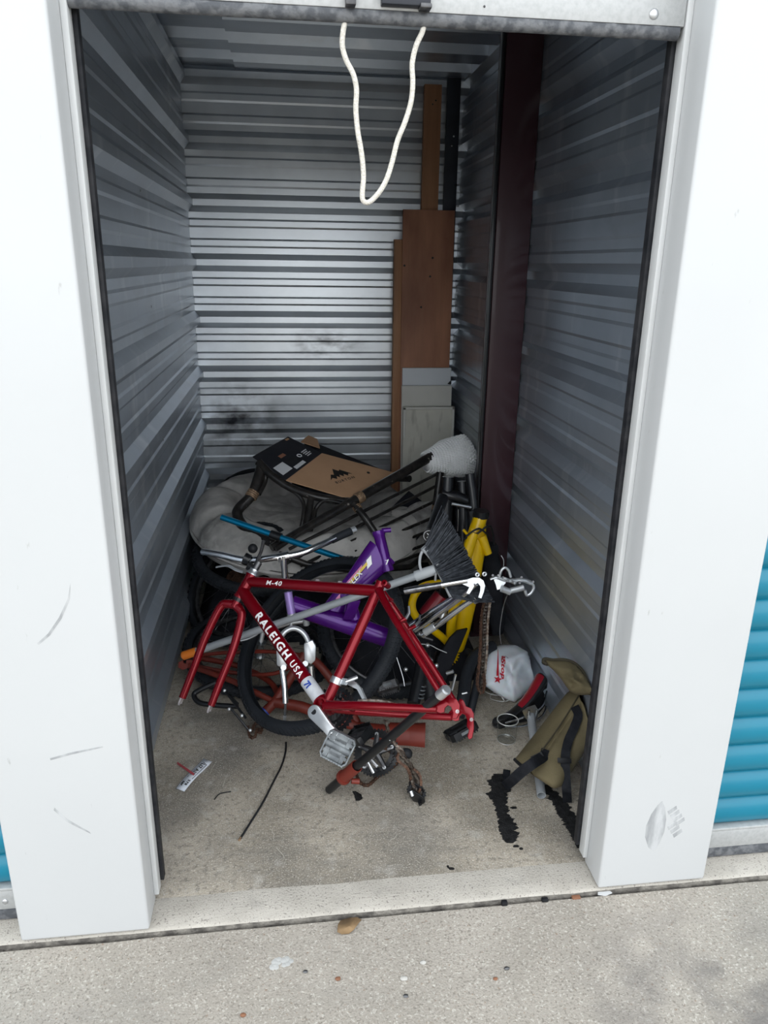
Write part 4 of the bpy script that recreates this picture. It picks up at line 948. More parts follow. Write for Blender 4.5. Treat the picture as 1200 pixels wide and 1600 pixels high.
# ---------------------------------------------------------------- push broom lying through the pile
br = thing('broom', tuple(F(300, 1040, .0)), 'black bristled angle broom with a grey handle and orange grip end', 'broom')
h0, h1 = P(306, 1018, .96), P(668, 894, .80)
T('handle', [h0, h1], .0135, 'handle_grey', br, 16)
hd_ = (h1 - h0).normalized()
T('grip_end', [h0 - hd_ * .058, h0 - hd_ * .052, h0 - hd_ * .02, h0 + hd_ * .004], [.010, .0165, .0165, .0155], 'orange_plastic', br, 16)
MB().torus(h0 - hd_ * .046, V((.1, -1, .35)), .0075, .0035, 18, 8).build('hang_loop', 'orange_plastic', br)
T('socket', [h1 - hd_ * .045, h1 + hd_ * .03], .0185, 'bracket_grey', br, 16)
# bracket bar and its open loop
bA, bB = P(663, 857, .80), P(706, 931, .77); bd = (bB - bA).normalized()
T('head_bar', spline([bA - V((.004, 0, -.004)), P(676, 872, .795), P(690, 898, .785), bB], 6), .0115, 'bracket_grey', br, 12)
T('head_loop', spline([bA, P(657, 868, .80), P(656, 884, .80), P(662, 899, .80)], 6), .005, 'bracket_grey', br, 10)
T('head_screw', [P(681, 895, .765), P(680, 907, .765)], .004, 'alu', br, 8)
# bristles: a fan of fine tapered filaments
tipA, tipB = P(694, 797, .86), P(768, 934, .82)
mb = MB(); rnd = random.Random(5)
for i in range(620):
    s_ = rnd.random(); dpt = rnd.uniform(-1, 1); jit = rnd.gauss(0, .012)
    a = bA.lerp(bB, s_) + V((0, dpt * .018, 0)) + bd * rnd.gauss(0, .003); e = tipA.lerp(tipB, max(0, min(1, s_ + jit))) + V((0, dpt * .045, 0)) + bd * rnd.gauss(0, .004)
    e = a + (e - a) * rnd.uniform(.93, 1.02); mid = a.lerp(e, .55) + V((rnd.gauss(0, .003), rnd.gauss(0, .003), rnd.gauss(0, .003)))
    mb.tube([a, mid, e], [.0030, .0030, .0016], 5, cap=False)
bo = mb.build('bristles', 'bristle', br); tag(bo, kind='stuff')
# core of the fan so it reads solid; its black paints the shade between filaments
mb = MB(); n = 14; core = []
for i in range(n + 1):
    s_ = i / n; a = bA.lerp(bB, s_); e = a + (tipA.lerp(tipB, s_) - a) * .93
    for k in range(9): core.append((a.lerp(e, k / 8), .017 + .024 * k / 8))
for sg in (-1, 1):
    b = len(mb.v)
    for p, w in core: mb.v.append(p + V((0, sg * w * .45, 0)))
    for i in range(n):
        for k in range(8): q = b + i * 9 + k; mb.f.append((q, q + 1, q + 10, q + 9))
st = len(core)
for i in range(n):
    for k in (0, 8): a = i * 9 + k; mb.f.append((a, a + 9, st + a + 9, st + a))
for k in range(8):
    for i in (0, n): a = i * 9 + k; mb.f.append((a, a + 1, st + a + 1, st + a))
mb.build('bristle_core', 'bristle_core', br, angle=60)
# black tube with a round cap just above the bristles
bt = thing('fork_leg', tuple(P(672, 832, 1.02)), 'black tube with a round badged cap above the broom bristles', 'bicycle part')
ta, tb = P(671, 836, 1.00), P(692, 778, 1.20); T('tube', [ta, tb], [.020, .023], 'black_metal', bt, 18)
tx = (CAM_C - ta).normalized(); tx = (tx * .8 + (ta - tb).normalized() * .5).normalized(); T('cap', [ta - tx * .004, ta + tx * .012], .024, 'black_metal', bt, 24)
MB().torus(ta + tx * .0125, tx, .020, .0018, 28, 6).build('badge_ring', 'alu', bt)
mb = MB(); ux = V((1, 0, 0)); ux = (ux - tx * ux.dot(tx)).normalized(); flat_text(mb, 'X', ta + tx * .0125, ux, tx.cross(ux), .018, .0006, off=.0006); mb.build('badge_mark', 'alu', bt, smooth=False)
# ---------------------------------------------------------------- chrome rear triangle over the broom
cf = thing('dismantled_bicycle', tuple(P(660, 1000, .90)), 'chrome bicycle rear triangle sticking out over the broom bristles', 'bicycle frame')
dA = P(742, 915, .74)
T('seat_stay', [P(632, 924, 0.795), P(660, 919, 0.78), P(690, 914, 0.760)], [.013, .013, .011], 'chrome_reflect_dark', cf); T('seat_stay', [P(690, 914, .760), P(730, 907, 0.735)], [.011, .009], 'chrome', cf)
T('seat_stay', [P(648, 984, 0.850), P(690, 955, 0.810), P(722, 932, 0.770), P(744, 912, 0.735)], [.012, .011, .010, .009], 'chrome', cf)
T('chain_stay', [P(660, 992, 0.850), P(690, 972, 0.820), P(725, 946, 0.790), P(744, 934, 0.770)], [.013, .012, .010, .009], 'chrome', cf)
T('chain_stay', [P(640, 978, 0.870), P(680, 952, 0.840), P(715, 930, 0.800)], [.010, .010, .009], 'chrome', cf)
T('stay_end', [P(664, 988, 0.845), P(680, 978, 0.830)], .015, 'alu_white', cf)
hk = [(-.046, .004), (-.030, .016), (-.006, .022), (.016, .020), (.030, .008), (.034, -.010), (.028, -.030), (.018, -.052), (.008, -.048), (.016, -.026), (.018, -.010), (.010, .002), (.000, -.002), (-.010, -.018), (-.022, -.034), (-.032, -.030), (-.020, -.010)]
MB().prism(hk, P(742, 912, .735), V((1, -.12, .1)), V((0, .25, 1)), .007).build('dropout', 'alu_white', cf)
for u, v in ((746, 898), (757, 897)): MB().torus(P(u, v, .730), V((0, -1, .3)), .0055, .003, 16, 8).build('eyelet', 'alu_white', cf)
T('axle_bolt', [P(740, 941, .80), P(748, 938, .80)], .008, 'alu', cf, 10)
T('decal_band', [P(664, 917, .829), P(672, 916, .826)], .0125, 'decal_pink', cf, 14, cap=False)
# ---------------------------------------------------------------- silver rear derailleur
rd = thing('rear_derailleur', tuple(P(795, 925, .80)), 'silver rear derailleur hanging in front of the corrugated right wall', 'derailleur')
ex, ez = V((1, -.15, 0)).normalized(), V((.1, .3, 1)).normalized()
o = P(800, 907, .80)
pxm = (2.34 + .1) / FPX
def dp2(pts): return [((u - 800) * pxm, -(v - 907) * pxm) for u, v in pts]
T('mounting_arm', spline([P(766, 905, .80), P(776, 902, .80), P(788, 906, .80), P(802, 907, .80), P(816, 906, .80), P(830, 911, .80)], 5), [.006, .006, .006, .007, .007, .008, .009, .009, .009, .009, .009, .009, .009, .009, .010, .010, .010, .010, .010, .011, .011, .011, .011, .011, .011, .011], 'alu_white', rd, 12, flat=.7)
T('hanger_hook', spline([P(830, 910, .795), P(834, 917, .795), P(830, 926, .795), P(823, 930, .795), P(820, 922, .795)], 5), .0055, 'alu_white', rd, 10)
T('loop_arm', spline([P(780, 903, .797), P(783, 892, .797), P(789, 887, .797), P(795, 892, .797), P(798, 902, .797)], 5), .0048, 'alu_white', rd, 10)
MB().prism(dp2([(770, 906), (788, 903), (790, 912), (782, 922), (776, 924), (774, 916)]), o + ex.cross(ez) * -.012, ex, ez, .006).build('cage_plate', 'alu', rd)
T('barrel', [P(798, 923, .79), P(818, 918, .79)], .011, 'alu_white', rd, 14); T('link', [P(784, 920, .79), P(797, 925, .79)], .012, 'alu_white', rd, 12)
for u, v in ((770, 899), (779, 899), (815, 902), (833, 909), (812, 911)): T('pivot', [P(u, v, .79) , P(u, v, .784)], .0042, 'steel_dark', rd, 12)
mb = MB()
mb.tube([P(786, 903, .785) + (P(806, 912, .785) - P(786, 903, .785)) * (i / 60) + V((0, math.cos(i * 1.2) * .006, math.sin(i * 1.2) * .006)) for i in range(61)], .0012, 5); mb.build('spring', 'alu', rd)
T('cable', spline([P(786, 890, .80), P(787, 876, .81), P(783, 868, .82)], 5), .0016, 'alu', rd, 6)
T('cable', spline([P(793, 928, .80), P(786, 950, .82), P(781, 985, .85), P(783, 1006, .88)], 6), .0016, 'alu', rd, 6)
# ---------------------------------------------------------------- loose chain hanging down
hc = thing('bicycle_chain', tuple(P(752, 1086, .80)), 'rusty bicycle chain hanging from under the broom bristles', 'chain')
chain(MB(), spline([P(762, 938, .83), P(757, 960, .825), P(756, 1000, .82), P(754, 1040, .815), P(752, 1072, .81), P(750, 1084, .80)], 10), V((1, .2, 0))).build('links', 'chain_steel', hc, smooth=False)
chain(MB(), spline([P(757, 938, .84), P(752, 970, .84), P(751, 1005, .835), P(748, 1045, .82), P(746, 1070, .81), P(752, 1084, .805), P(757, 1070, .805), P(755, 1050, .81)], 10), V((.3, -1, .3))).build('links', 'chain_rust', hc, smooth=False)
chain(MB(), spline([P(766, 938, .83), P(762, 975, .83), P(761, 1015, .825), P(758, 1050, .82), P(754, 1080, .81)], 10), V((-.3, -1, .2))).build('links', 'chain_steel', hc, smooth=False)
# ---------------------------------------------------------------- handlebars
hb = thing('handlebar', tuple(P(445, 900, 1.05)), 'chrome handlebar with stem lying over the grey cushion edge', 'handlebar')
T('bar', spline([P(316, 862, 1.16), P(345, 867, 1.12), P(385, 875, 1.08), P(430, 871, 1.06), P(468, 865, 1.06), P(500, 852, 1.09), P(524, 841, 1.12)], 8), .0125, 'chrome', hb)
T('grip', [P(518, 844, 1.115), P(530, 838, 1.13), P(548, 830, 1.155)], [.0145, .0155, .0155], 'rubber', hb); T('end_plug', [P(546, 831, 1.152), P(555, 827, 1.165)], .013, 'alu_white', hb)
T('stem_clamp', [P(434, 872, 1.055), P(452, 868, 1.055)], .018, 'chrome', hb, 16); T('stem', [P(443, 868, 1.05), P(444, 884, 1.05), P(446, 908, 1.05)], [.014, .012, .012], 'chrome', hb)
T('bolt', [P(437, 878, 1.035), P(437, 872, 1.03)], .005, 'alu', hb, 10)
T('lever_clamp', [P(381, 872, 1.075), P(390, 876, 1.07)], .022, 'black_metal', hb, 16)
T('brake_lever', spline([P(380, 894, 1.05), P(368, 890, 1.06), P(356, 884, 1.08), P(338, 886, 1.10)], 6), [.008, .008, .008, .008, .008, .008, .008, .007, .007, .007, .007, .007, .006, .006, .006, .006, .006, .006, .006], 'alu_white', hb, 10, flat=.6)
MB().ball(P(395, 857, 1.06), .018, 14, 10).build('bell', 'black_plastic', hb)
T('adjuster', [P(402, 876, 1.05), P(408, 862, 1.05), P(412, 845, 1.05)], [.007, .006, .007], 'steel_dark', hb, 10)
T('shifter', [P(388, 884, 1.06), P(396, 890, 1.05)], .016, 'black_plastic', hb, 12)
bt2 = thing('handlebar_tube', tuple(P(446, 843, 1.30)), 'straight teal blue anodized tube lying across the cushion', 'tube')
q0, q1 = P(346, 808, 1.46), P(547, 877, 1.25); T('tube', [q0, q1], .0125, 'blue_anod', bt2, 16, hollow=.85); qd = (q1 - q0)
T('clamp', [q0 + qd * .39, q0 + qd * .47], .0185, 'black_metal', bt2, 14)
# ---------------------------------------------------------------- silver suspension fork arch inside the tyre
sf = thing('suspension_fork', tuple(P(462, 1120, .72)), 'silver suspension fork arch with slim chrome legs inside the tire', 'bicycle fork')
T('arch', spline([P(443, 1030, .80), P(438, 1012, .81), P(440, 994, .82), P(450, 984, .83), P(462, 982, .83), P(474, 989, .82), P(482, 1004, .81), P(484, 1026, .80)], 6), [.0135] * 43, 'alu_white', sf, 14, flat=.7)
for (u, v, y) in ((441, 1024, .80), (484, 1018, .80)):
    MB().prism([(-.020, .030), (.010, .042), (.022, .020), (.020, -.030), (.006, -.044), (-.018, -.034)], P(u, v, y - .008), V((1, -.1, 0)), V((-.05, .3, 1)), .020).build('leg_boss', 'alu_white', sf, bevel=.004)
for (u, v, y) in ((443, 1043, .78), (477, 1037, .78)): T('pivot_bolt', [P(u, v, y), P(u, v, y - .012)], .010, 'alu', sf, 12)
T('stanchion', [P(441, 1045, .795), P(445, 1075, .775), P(446, 1098, .76)], .011, 'chrome', sf, 14); T('stanchion', [P(486, 1040, .80), P(489, 1070, .785)], .012, 'chrome', sf, 14)
T('rod', [P(446, 1098, .76), P(445, 1126, .74)], .005, 'steel_dark', sf, 8); T('rod_tip', [P(445, 1118, .745), P(445, 1126, .74)], .006, 'alu_white', sf, 8)
qs = thing('quill_stem', tuple(P(456, 975, 0.980)), 'small silver quill stem and lever just above the fork arch', 'bicycle part')
T('stem', [P(430, 980, 0.980), P(452, 973, 0.980), P(474, 970, 0.980)], .010, 'alu_white', qs, 12); T('clamp', [P(477, 963, 0.975), P(479, 976, 0.975)], .013, 'alu_white', qs, 14); T('bolt', [P(454, 973, 0.973), P(455, 979, 0.970)], .006, 'alu', qs, 8)
T('lever', spline([P(376, 1001, 0.940), P(388, 998, 0.940), P(400, 992, 0.940), P(404, 988, 0.940)], 5), .004, 'alu', qs, 8)
T('barrel', [P(408, 1002, 0.930), P(411, 987, 0.930)], .008, 'alu_white', qs, 10)
# ---------------------------------------------------------------- black seatpost pushed through an orange collar
sp_ = thing('seatpost', tuple(F(512, 1238, .0)), 'long black seatpost through an orange red collar in front of the red frame', 'seatpost')
s0, s1 = F(514, 1234, .014), P(697, 1078, .20); sx = (s1 - s0).normalized(); sl_ = (s1 - s0).length
T('post', [s0, s1 - sx * .03], .0138, 'black_metal', sp_, 18, hollow=.85); T('post_end', [s1 - sx * .032, s1], .0152, 'alu', sp_, 18, hollow=.8)
c0 = s0 + sx * .125
T('collar', [c0 - sx * .028, c0 - sx * .02, c0 + sx * .055], [.021, .0195, .0195], 'orange_paint', sp_, 18, hollow=.85); T('collar_ring', [c0 - sx * .034, c0 - sx * .024], .024, 'orange_paint', sp_, 18)
T('clamp_lug', [c0 - sx * .02 + V((.02, -.012, -.01)), c0 - sx * .02 + V((.045, -.012, -.014))], .009, 'orange_paint', sp_, 12)
MB().ball(s0.lerp(s1, .56) + V((0, -.013, .004)), .004, 8, 6).build('bolt', 'alu', sp_)
# ---------------------------------------------------------------- crankset lying on the floor with chain
ck = thing('crankset', tuple(F(590, 1205, 0)), 'greasy black crankset and chain lying beside the seatpost', 'crankset')
cc = P(588, 1176, .52); cn = V((-.35, -.65, .70)).normalized()
for R_, off, tn_ in ((.078, 0, 40), (.064, .007, 32)): mb = MB(); toothed(mb, cc + cn * off, cn, R_, tn_, .003, .005, .76); mb.build('chainring', 'black_metal', ck)
mb = MB(); xa = cn.orthogonal().normalized(); xb = cn.cross(xa)
for k in range(5): q = 2 * math.pi * k / 5 + .4; mb.tube([cc + cn * .01, cc + cn * .006 + (xa * math.cos(q) + xb * math.sin(q)) * .062], [.013, .008], 8)
mb.build('spider', 'steel_dark', ck)
for k in range(5): q = 2 * math.pi * k / 5 + .4; c = cc + (xa * math.cos(q) + xb * math.sin(q)) * .058; T('ring_bolt', [c + cn * .004, c + cn * .014], .006, 'alu', ck, 8)
T('axle', [cc - cn * .03, cc + cn * .03], .011, 'steel_dark', ck, 12)
for u, v, u2, v2 in ((572, 1186, 584, 1208), (575, 1182, 590, 1198), (596, 1166, 605, 1156)): T('silver_arm', [P(u, v, .46), P(u2, v2, .43)], .0055, 'alu', ck, 8)
mb = MB(); loop = spline([F(556, 1206, .004), F(562, 1222, .004), F(575, 1227, .004), F(590, 1214, .005), F(605, 1204, .006), F(622, 1190, .02), F(612, 1176, .06), P(600, 1168, .47)], 8); chain(mb, loop, V((0, 0, 1))); mb.build('chain', 'chain_rust', ck, smooth=False)
# ---------------------------------------------------------------- dangling chain with a derailleur at its end
dc = thing('chain_derailleur', tuple(F(652, 1250, 0)), 'knotted chain hanging from the red frame down to a black derailleur', 'derailleur')
c_pts = spline([P(602, 1126, .42), P(606, 1140, .42), P(610, 1152, .42), P(617, 1163, .42), P(628, 1173, .42), P(634, 1188, .425), P(642, 1200, .43), P(648, 1216, .43), P(652, 1234, .42)], 8)
chain(MB(), c_pts, V((.6, -.8, 0))).build('chain', 'chain_steel', dc, smooth=False)
chain(MB(), spline([P(627, 1172, .42), P(620, 1184, .415), P(626, 1192, .41), P(636, 1200, .41), P(641, 1212, .42), P(643, 1226, .42), P(650, 1240, .41), P(657, 1228, .41), P(655, 1210, .42), P(644, 1200, .42)], 8), V((.2, -1, .3))).build('chain', 'chain_rust', dc, smooth=False)
chain(MB(), spline([P(620, 1168, .415), P(630, 1182, .41), P(640, 1192, .415), P(647, 1206, .42), P(656, 1222, .415), P(658, 1240, .41), P(648, 1232, .405), P(644, 1216, .41)], 8), V((-.5, -.8, .2))).build('chain', 'chain_steel', dc, smooth=False)
chain(MB(), spline([P(560, 1095, .52), P(572, 1094, .52), P(590, 1095, .52), P(606, 1097, .53), P(630, 1104, .54)], 8), V((0, -1, .4))).build('chain', 'chain_steel', dc, smooth=False)
dpy = F(650, 1244, .02)
for off in (-.010, .010): MB().prism([(-.030, .016), (-.026, .030), (-.008, .026), (.020, .020), (.030, .002), (.028, -.018), (.014, -.030), (-.006, -.022), (-.022, -.008)], dpy + V((0, off, .012 + off)), V((.85, -.3, -.35)), V((.2, -.4, .85)), .004).build('cage_plate', 'black_metal', dc, bevel=.001)
for dx, dz in ((-.014, .016), (.016, -.006)): mb = MB(); toothed(mb, dpy + V((dx, 0, .012 + dz)), V((.2, -.9, .4)), .018, 11, .006, .004, .3); mb.build('jockey_wheel', 'black_plastic', dc)
T('pivot', [P(642, 1236, .37), P(645, 1244, .36)], .006, 'alu', dc, 10); T('hook', [F(655, 1252, .01), F(657, 1257, .008)], .006, 'black_metal', dc, 10)
MB().ball(P(634, 1178, .44), .020, 14, 10, (1.1, .8, 1)).build('knob', 'black_plastic', dc)
# ---------------------------------------------------------------- pedals and small black parts round the frame
def lone_pedal(c, ax, ay, label, **k):
    r = thing('bicycle_pedal', (c.x, c.y, max(0, c.z - .03)), label, 'pedal'); pedal(r, c, ax, ay, V((0, 0, 1)), **k); return r
lone_pedal(P(720, 1141, .68), V((.85, .25, .30)), V((.2, -.9, .45)), 'black platform pedal on the floor under the red rear dropout', L=.115, Wd=.095, H=.026, m='black_plastic', cage='black_metal')
lone_pedal(P(607, 1074, .86), V((.9, 0, .25)), V((.2, -.6, .8)), 'grey cage pedal in the gap of the red rear triangle', L=.085, Wd=.075, m='steel_dark', cage='steel_dark')
lone_pedal(P(559, 1150, .47), V((.6, -.5, .5)), V((.5, .8, .1)), 'dark cage pedal hanging below the red chain stay', L=.09, Wd=.08, m='steel_dark', cage='black_metal')
# black suspension fork legs leaning behind the red rear triangle
bk = thing('suspension_fork', tuple(F(690, 1120, 0)), 'black suspension fork leg lying behind the red rear triangle', 'bicycle fork')
T('leg', [P(664, 1012, .98), P(655, 1060, .88), P(646, 1100, .80)], [.026, .026, .024], 'black_metal', bk, 18); T('rib_boot', [P(668, 1060, .92), P(676, 1098, .86)], .030, 'black_plastic', bk, 18)
for k in range(4): MB().torus(P(655 - k * 1.2, 1070 + k * 6, .86 - k * .012), V((.25, .3, 1)), .025, .003, 24, 6).build('boot_ring', 'grey_plastic', bk)
T('brake_arm', [P(646, 1000, .90), P(660, 1020, .88), P(676, 1032, .87)], [.008, .007, .006], 'steel_dark', bk, 10)
T('brake_arm', [P(652, 990, .90), P(664, 996, .89), P(676, 1000, .89)], [.008, .006, .004], 'steel_dark', bk, 10)
for u, v in ((640, 978), (656, 990), (668, 1008), (682, 1040), (634, 1046)): MB().ball(P(u, v, .885), .009, 10, 7).build('brake_bolt', 'alu', bk)
T('brake_cable', spline([P(656, 1006, .87), P(672, 1008, .86), P(684, 1014, .855), P(698, 1020, .85)], 6), .0018, 'alu_white', bk, 6)
T('brake_cable', spline([P(618, 1022, .90), P(624, 1040, .88), P(630, 1060, .86), P(632, 1072, .85)], 6), .0016, 'alu', bk, 6)
T('axle_bolt', [P(698, 1052, .83), P(708, 1049, .82)], .007, 'alu', bk, 10); T('bracket', [P(712, 1054, .83), P(706, 1078, .82)], .008, 'alu_white', bk, 10, flat=.5)
bp = thing('inner_tube', tuple(F(735, 1090, 0)), 'black rubber inner tube draped beside the hanging chain', 'inner tube')
T('tube', spline([F(716, 1120, .02), P(724, 1090, .86), P(728, 1060, .95), P(738, 1032, 1.02), P(752, 1018, 1.06), P(770, 1010, 1.10)], 8), .024, 'rubber', bp, 14)
T('tube_fold', spline([F(735, 1112, .02), P(744, 1075, .92), P(748, 1050, 1.0), P(744, 1030, 1.08), P(730, 1018, 1.15)], 8), .016, 'rubber', bp, 12); T('valve', [P(722, 1084, .82), P(730, 1082, .815)], .004, 'alu', bp, 8)
pp = thing('saddle_bag', tuple(P(700, 1045, 1.04)), 'flat black pouch leaning on the toothed yellow frame end', 'bag')
MB().prism([(-.06, -.10), (-.02, -.12), (.05, .04), (.075, .10), (.03, .09), (.0, .06), (-.05, -.02)], P(702, 1020, 1.06), V((1, -.1, 0)), V((.1, .4, 1)), .03).build('pouch', 'black_cloth', pp, bevel=.006)
# black bracket and rods under the red fork
bb_ = thing('kickstand', tuple(F(340, 1095, 0)), 'bent black metal kickstand bracket on the floor between the fork blades', 'bicycle part')
T('bent_bar', spline([P(338, 1066, .98), P(312, 1078, .97), P(303, 1086, .96), P(312, 1098, .93), P(340, 1102, .90), P(372, 1104, .88)], 6), .010, 'black_metal', bb_, 12)
bs_ = thing('brake_arms', tuple(F(375, 1120, 0)), 'thin black rods with silver tips lying left of the tire', 'bicycle part')
for a, b in (((352, 1080, .90), (384, 1122, .80)), ((360, 1106, .84), (388, 1140, .78)), ((350, 1078, .91), (372, 1100, .85))): T('rod', [P(*a), P(*b)], .0045, 'black_metal', bs_, 8)
for u, v, y in ((351, 1079, .90), (358, 1108, .835), (378, 1118, .80), (391, 1141, .77)): MB().ball(P(u, v, y), .0065, 10, 7).build('tip', 'alu_white', bs_)
rc_ = thing('bicycle_chain', tuple(F(397, 1147, 0)), 'small heap of rusty chain on the floor left of the tire', 'chain')
chain(MB(), spline([F(388, 1136, .012), F(390, 1150, .006), F(398, 1152, .006), F(402, 1138, .012), F(406, 1146, .006), F(410, 1134, .016), F(400, 1130, .02), F(392, 1144, .012)], 8), V((0, .3, 1))).build('links', 'chain_rust', rc_, smooth=False)
# ---------------------------------------------------------------- white plastic shopping bag
pb_ = thing('plastic_bag', tuple(F(800, 1092, 0)), 'crumpled white plastic shopping bag with red print by the right wall', 'bag')
out2 = [(786, 1007), (775, 1010), (764, 1018), (759, 1030), (757, 1052), (758, 1072), (772, 1082), (788, 1092), (804, 1101), (816, 1092), (826, 1082), (838, 1070), (843, 1056), (841, 1040), (836, 1030), (824, 1018), (806, 1008)]
def bag_y(u, v):
    t = (1101 - v) / 96.0; return .93 + .22 * t + .04 * (u - 800) / 43
cxy = (800, 1052); mb = MB(); nR, nA = 14, 68
def outl(a):
    # radius of the outline in direction a
    best = 0
    dx, dy = math.cos(a), math.sin(a)
    for (x0, y0), (x1, y1) in zip(out2, out2[1:] + out2[:1]):
        x0 -= cxy[0]; x1 -= cxy[0]; y0 -= cxy[1]; y1 -= cxy[1]; ex_, ey_ = x1 - x0, y1 - y0; den = dx * ey_ - dy * ex_
        if abs(den) < 1e-9: continue
        t = (x0 * ey_ - y0 * ex_) / den; s_ = (x0 * dy - y0 * dx) / den
        if t > 0 and -1e-6 <= s_ <= 1 + 1e-6: best = max(best, t)
    return best
def bag_pt(rn, a, side):
    r = outl(a) * rn; u, v = cxy[0] + r * math.cos(a), cxy[1] + r * math.sin(a); y = bag_y(u, v)
    th = .055 * math.sqrt(max(0, 1 - rn ** 2.4)); nz_ = .030 * abs(mnoise.noise(V((u * .05, v * .04, 1)))) + .016 * mnoise.noise(V((u * .12, v * .09, 4)))
    # fold ridge near the mouth
    fx = (u - 800) * .35 + (v - 1028); th += .02 * math.exp(-(fx / 7) ** 2) * (u > 782) - .03 * math.exp(-(((u - 822) / 12) ** 2 + ((v - 1048) / 14) ** 2))
    p = P(u, v, y - (th + nz_ * (1 - rn)) * side); p.z = max(p.z, .003); p.x = min(p.x, XR - .006); return p
for side in (1, -.6):
    b = len(mb.v)
    for i in range(nR + 1):
        for j in range(nA): mb.v.append(bag_pt(max(.001, i / nR), 2 * math.pi * j / nA, side))
    for i in range(nR):
        for j in range(nA): q = b + i * nA + j; r_ = b + i * nA + (j + 1) % nA; mb.f.append((q, r_, r_ + nA, q + nA))
mb.build('film', 'bag_white', pb_, angle=180, weld=True)
def bag_surf(u, v, lift=.0035):
    du, dv = u - cxy[0], v - cxy[1]; a = math.atan2(dv, du); rn = math.hypot(du, dv) / outl(a); p = bag_pt(rn, a, 1); return p + (CAM_C - p).normalized() * lift
def bag_print(pts, name='print'):
    mb = MB(); q = [bag_surf(*p) for p in pts]; n = len(q); mb.v += q; mb.f.append(tuple(range(n))); return mb.build(name, 'print_red', pb_, smooth=False)
star = []
for k in range(10): a = math.radians(-90 + 36 * k + 12); r = 7.2 if k % 2 == 0 else 2.8; star.append((778 + r * math.cos(a), 1061.5 + r * math.sin(a)))
bag_print(star, 'star_print')
mb = MB(); k = 16; b = 0
for i in range(k + 1): t = i / k; v = 1056 - 42 * t; u = 777.5 + .6 * math.sin(t * 2); w = 1.7 * (1 - t) + .25; mb.v += [bag_surf(u - w, v), bag_surf(u + w, v)]
for i in range(k): q = i * 2; mb.f.append((q, q + 1, q + 3, q + 2))
mb.build('swoosh_print', 'print_red', pb_, smooth=False)
def bag_text(txt, u0, v0, h, ln, name):
    """lettering runs up the bag, upside down as it lies"""
    bm = text_mesh(txt, 1.0, .035, 1.05, .25)
    for d in range(-6, 7): bmesh.ops.bisect_plane(bm, geom=list(bm.verts) + list(bm.edges) + list(bm.faces), plane_co=(d * .25, 0, 0), plane_no=(1, 0, 0))
    xs = [v.co.x for v in bm.verts]; ys = [v.co.y for v in bm.verts]; w = max(xs) - min(xs); hh = max(ys) - min(ys); bm.verts.index_update(); mb = MB()
    for v in bm.verts: mb.v.append(bag_surf(u0 - v.co.y / hh * h, v0 + v.co.x / w * ln))
    mb.f = [tuple(v.index for v in f.verts) for f in bm.faces]; bm.free(); return mb.build(name, 'print_red', pb_, smooth=False)
bag_text('Stop', 786, 1044, -8.5, 33, 'lettering'); bag_text('ar', 787.5, 1028.5, -6, 9, 'lettering')
for a, b, c in (((789, 1024), (796, 1034), (794, 1028)),): 
    q = [bag_surf(*p) for p in (a, b, c)]; mb = MB(); mb.v += q; mb.f.append((0, 1, 2)); mb.build('tear', 'print_black', pb_, smooth=False)
# ---------------------------------------------------------------- saddle on its post
sd = thing('bicycle_saddle', tuple(F(800, 1150, 0)), 'black and red bicycle saddle on a grey seatpost lying on the floor', 'saddle')
# spine of the saddle from nose to tail, lying on its side, top facing up-left
nose, tail = F(771, 1132, .030), P(856, 1084, .90)
ax_s = (tail - nose).normalized(); Ls = (tail - nose).length; cvw = (CAM_C - (nose + tail) / 2).normalized(); cvw = (cvw - ax_s * cvw.dot(ax_s)).normalized()
l0_ = ax_s.cross(cvw); l0_ = l0_ if l0_.z > 0 else -l0_
upv_ = (l0_ * .72 - cvw * .69).normalized(); lat = ax_s.cross(upv_); lat = lat if lat.dot(cvw) > 0 else -lat   # lat: side turned to the camera
def sad(t, q):
    w = .021 + .082 * max(0, (t - .28) / .72) ** 1.2 + .005 * t; h = .020 + .020 * t
    if t > .90: k_ = math.sqrt(max(.05, 1 - ((t - .90) / .105) ** 2)); w *= k_; h *= .5 + .5 * k_
    if t < .06: k_ = .35 + .65 * math.sqrt(t / .06); w *= k_; h *= k_
    c, s_ = math.cos(q), math.sin(q); dz = h * s_ if s_ > 0 else (h * .9 * s_ * abs(c) * 1.6 + .0)
    return nose + ax_s * (t * Ls) + upv_ * (-.020 * math.sin(t * math.pi) + .024 * t * t + dz) + lat * w * (abs(c) ** .7) * (1 if c > 0 else -1)
mb = MB(); n, mm = 44, 36
for i in range(n + 1):
    for j in range(mm): mb.v.append(sad(i / n, 2 * math.pi * j / mm))
for i in range(n):
    for j in range(mm): a = i * mm + j; b = i * mm + (j + 1) % mm; mb.f.append((a, b, b + mm, a + mm))
mb.f.append(tuple(range(mm))[::-1]); mb.f.append(tuple(n * mm + j for j in range(mm))); mb.build('cover', 'vinyl_black', sd, angle=70)
for j0, j1, t0_, t1_ in ((-.35, 1.35, .40, .90), (2.0, 3.1, .50, .86)):
    mb = MB(); k, l = 18, 8
    for i in range(k + 1):
        for j in range(l + 1):
            t = t0_ + (t1_ - t0_) * i / k; q = j0 + (j1 - j0) * (j / l) * (.35 + .65 * min(1, i / 6)); p = sad(t, q); cen = nose + ax_s * (t * Ls); mb.v.append(p + (p - cen).normalized() * .0016)
    for i in range(k):
        for j in range(l): q = i * (l + 1) + j; mb.f.append((q, q + 1, q + l + 2, q + l + 1))
    mb.build('red_panel', 'vinyl_red', sd, angle=80)
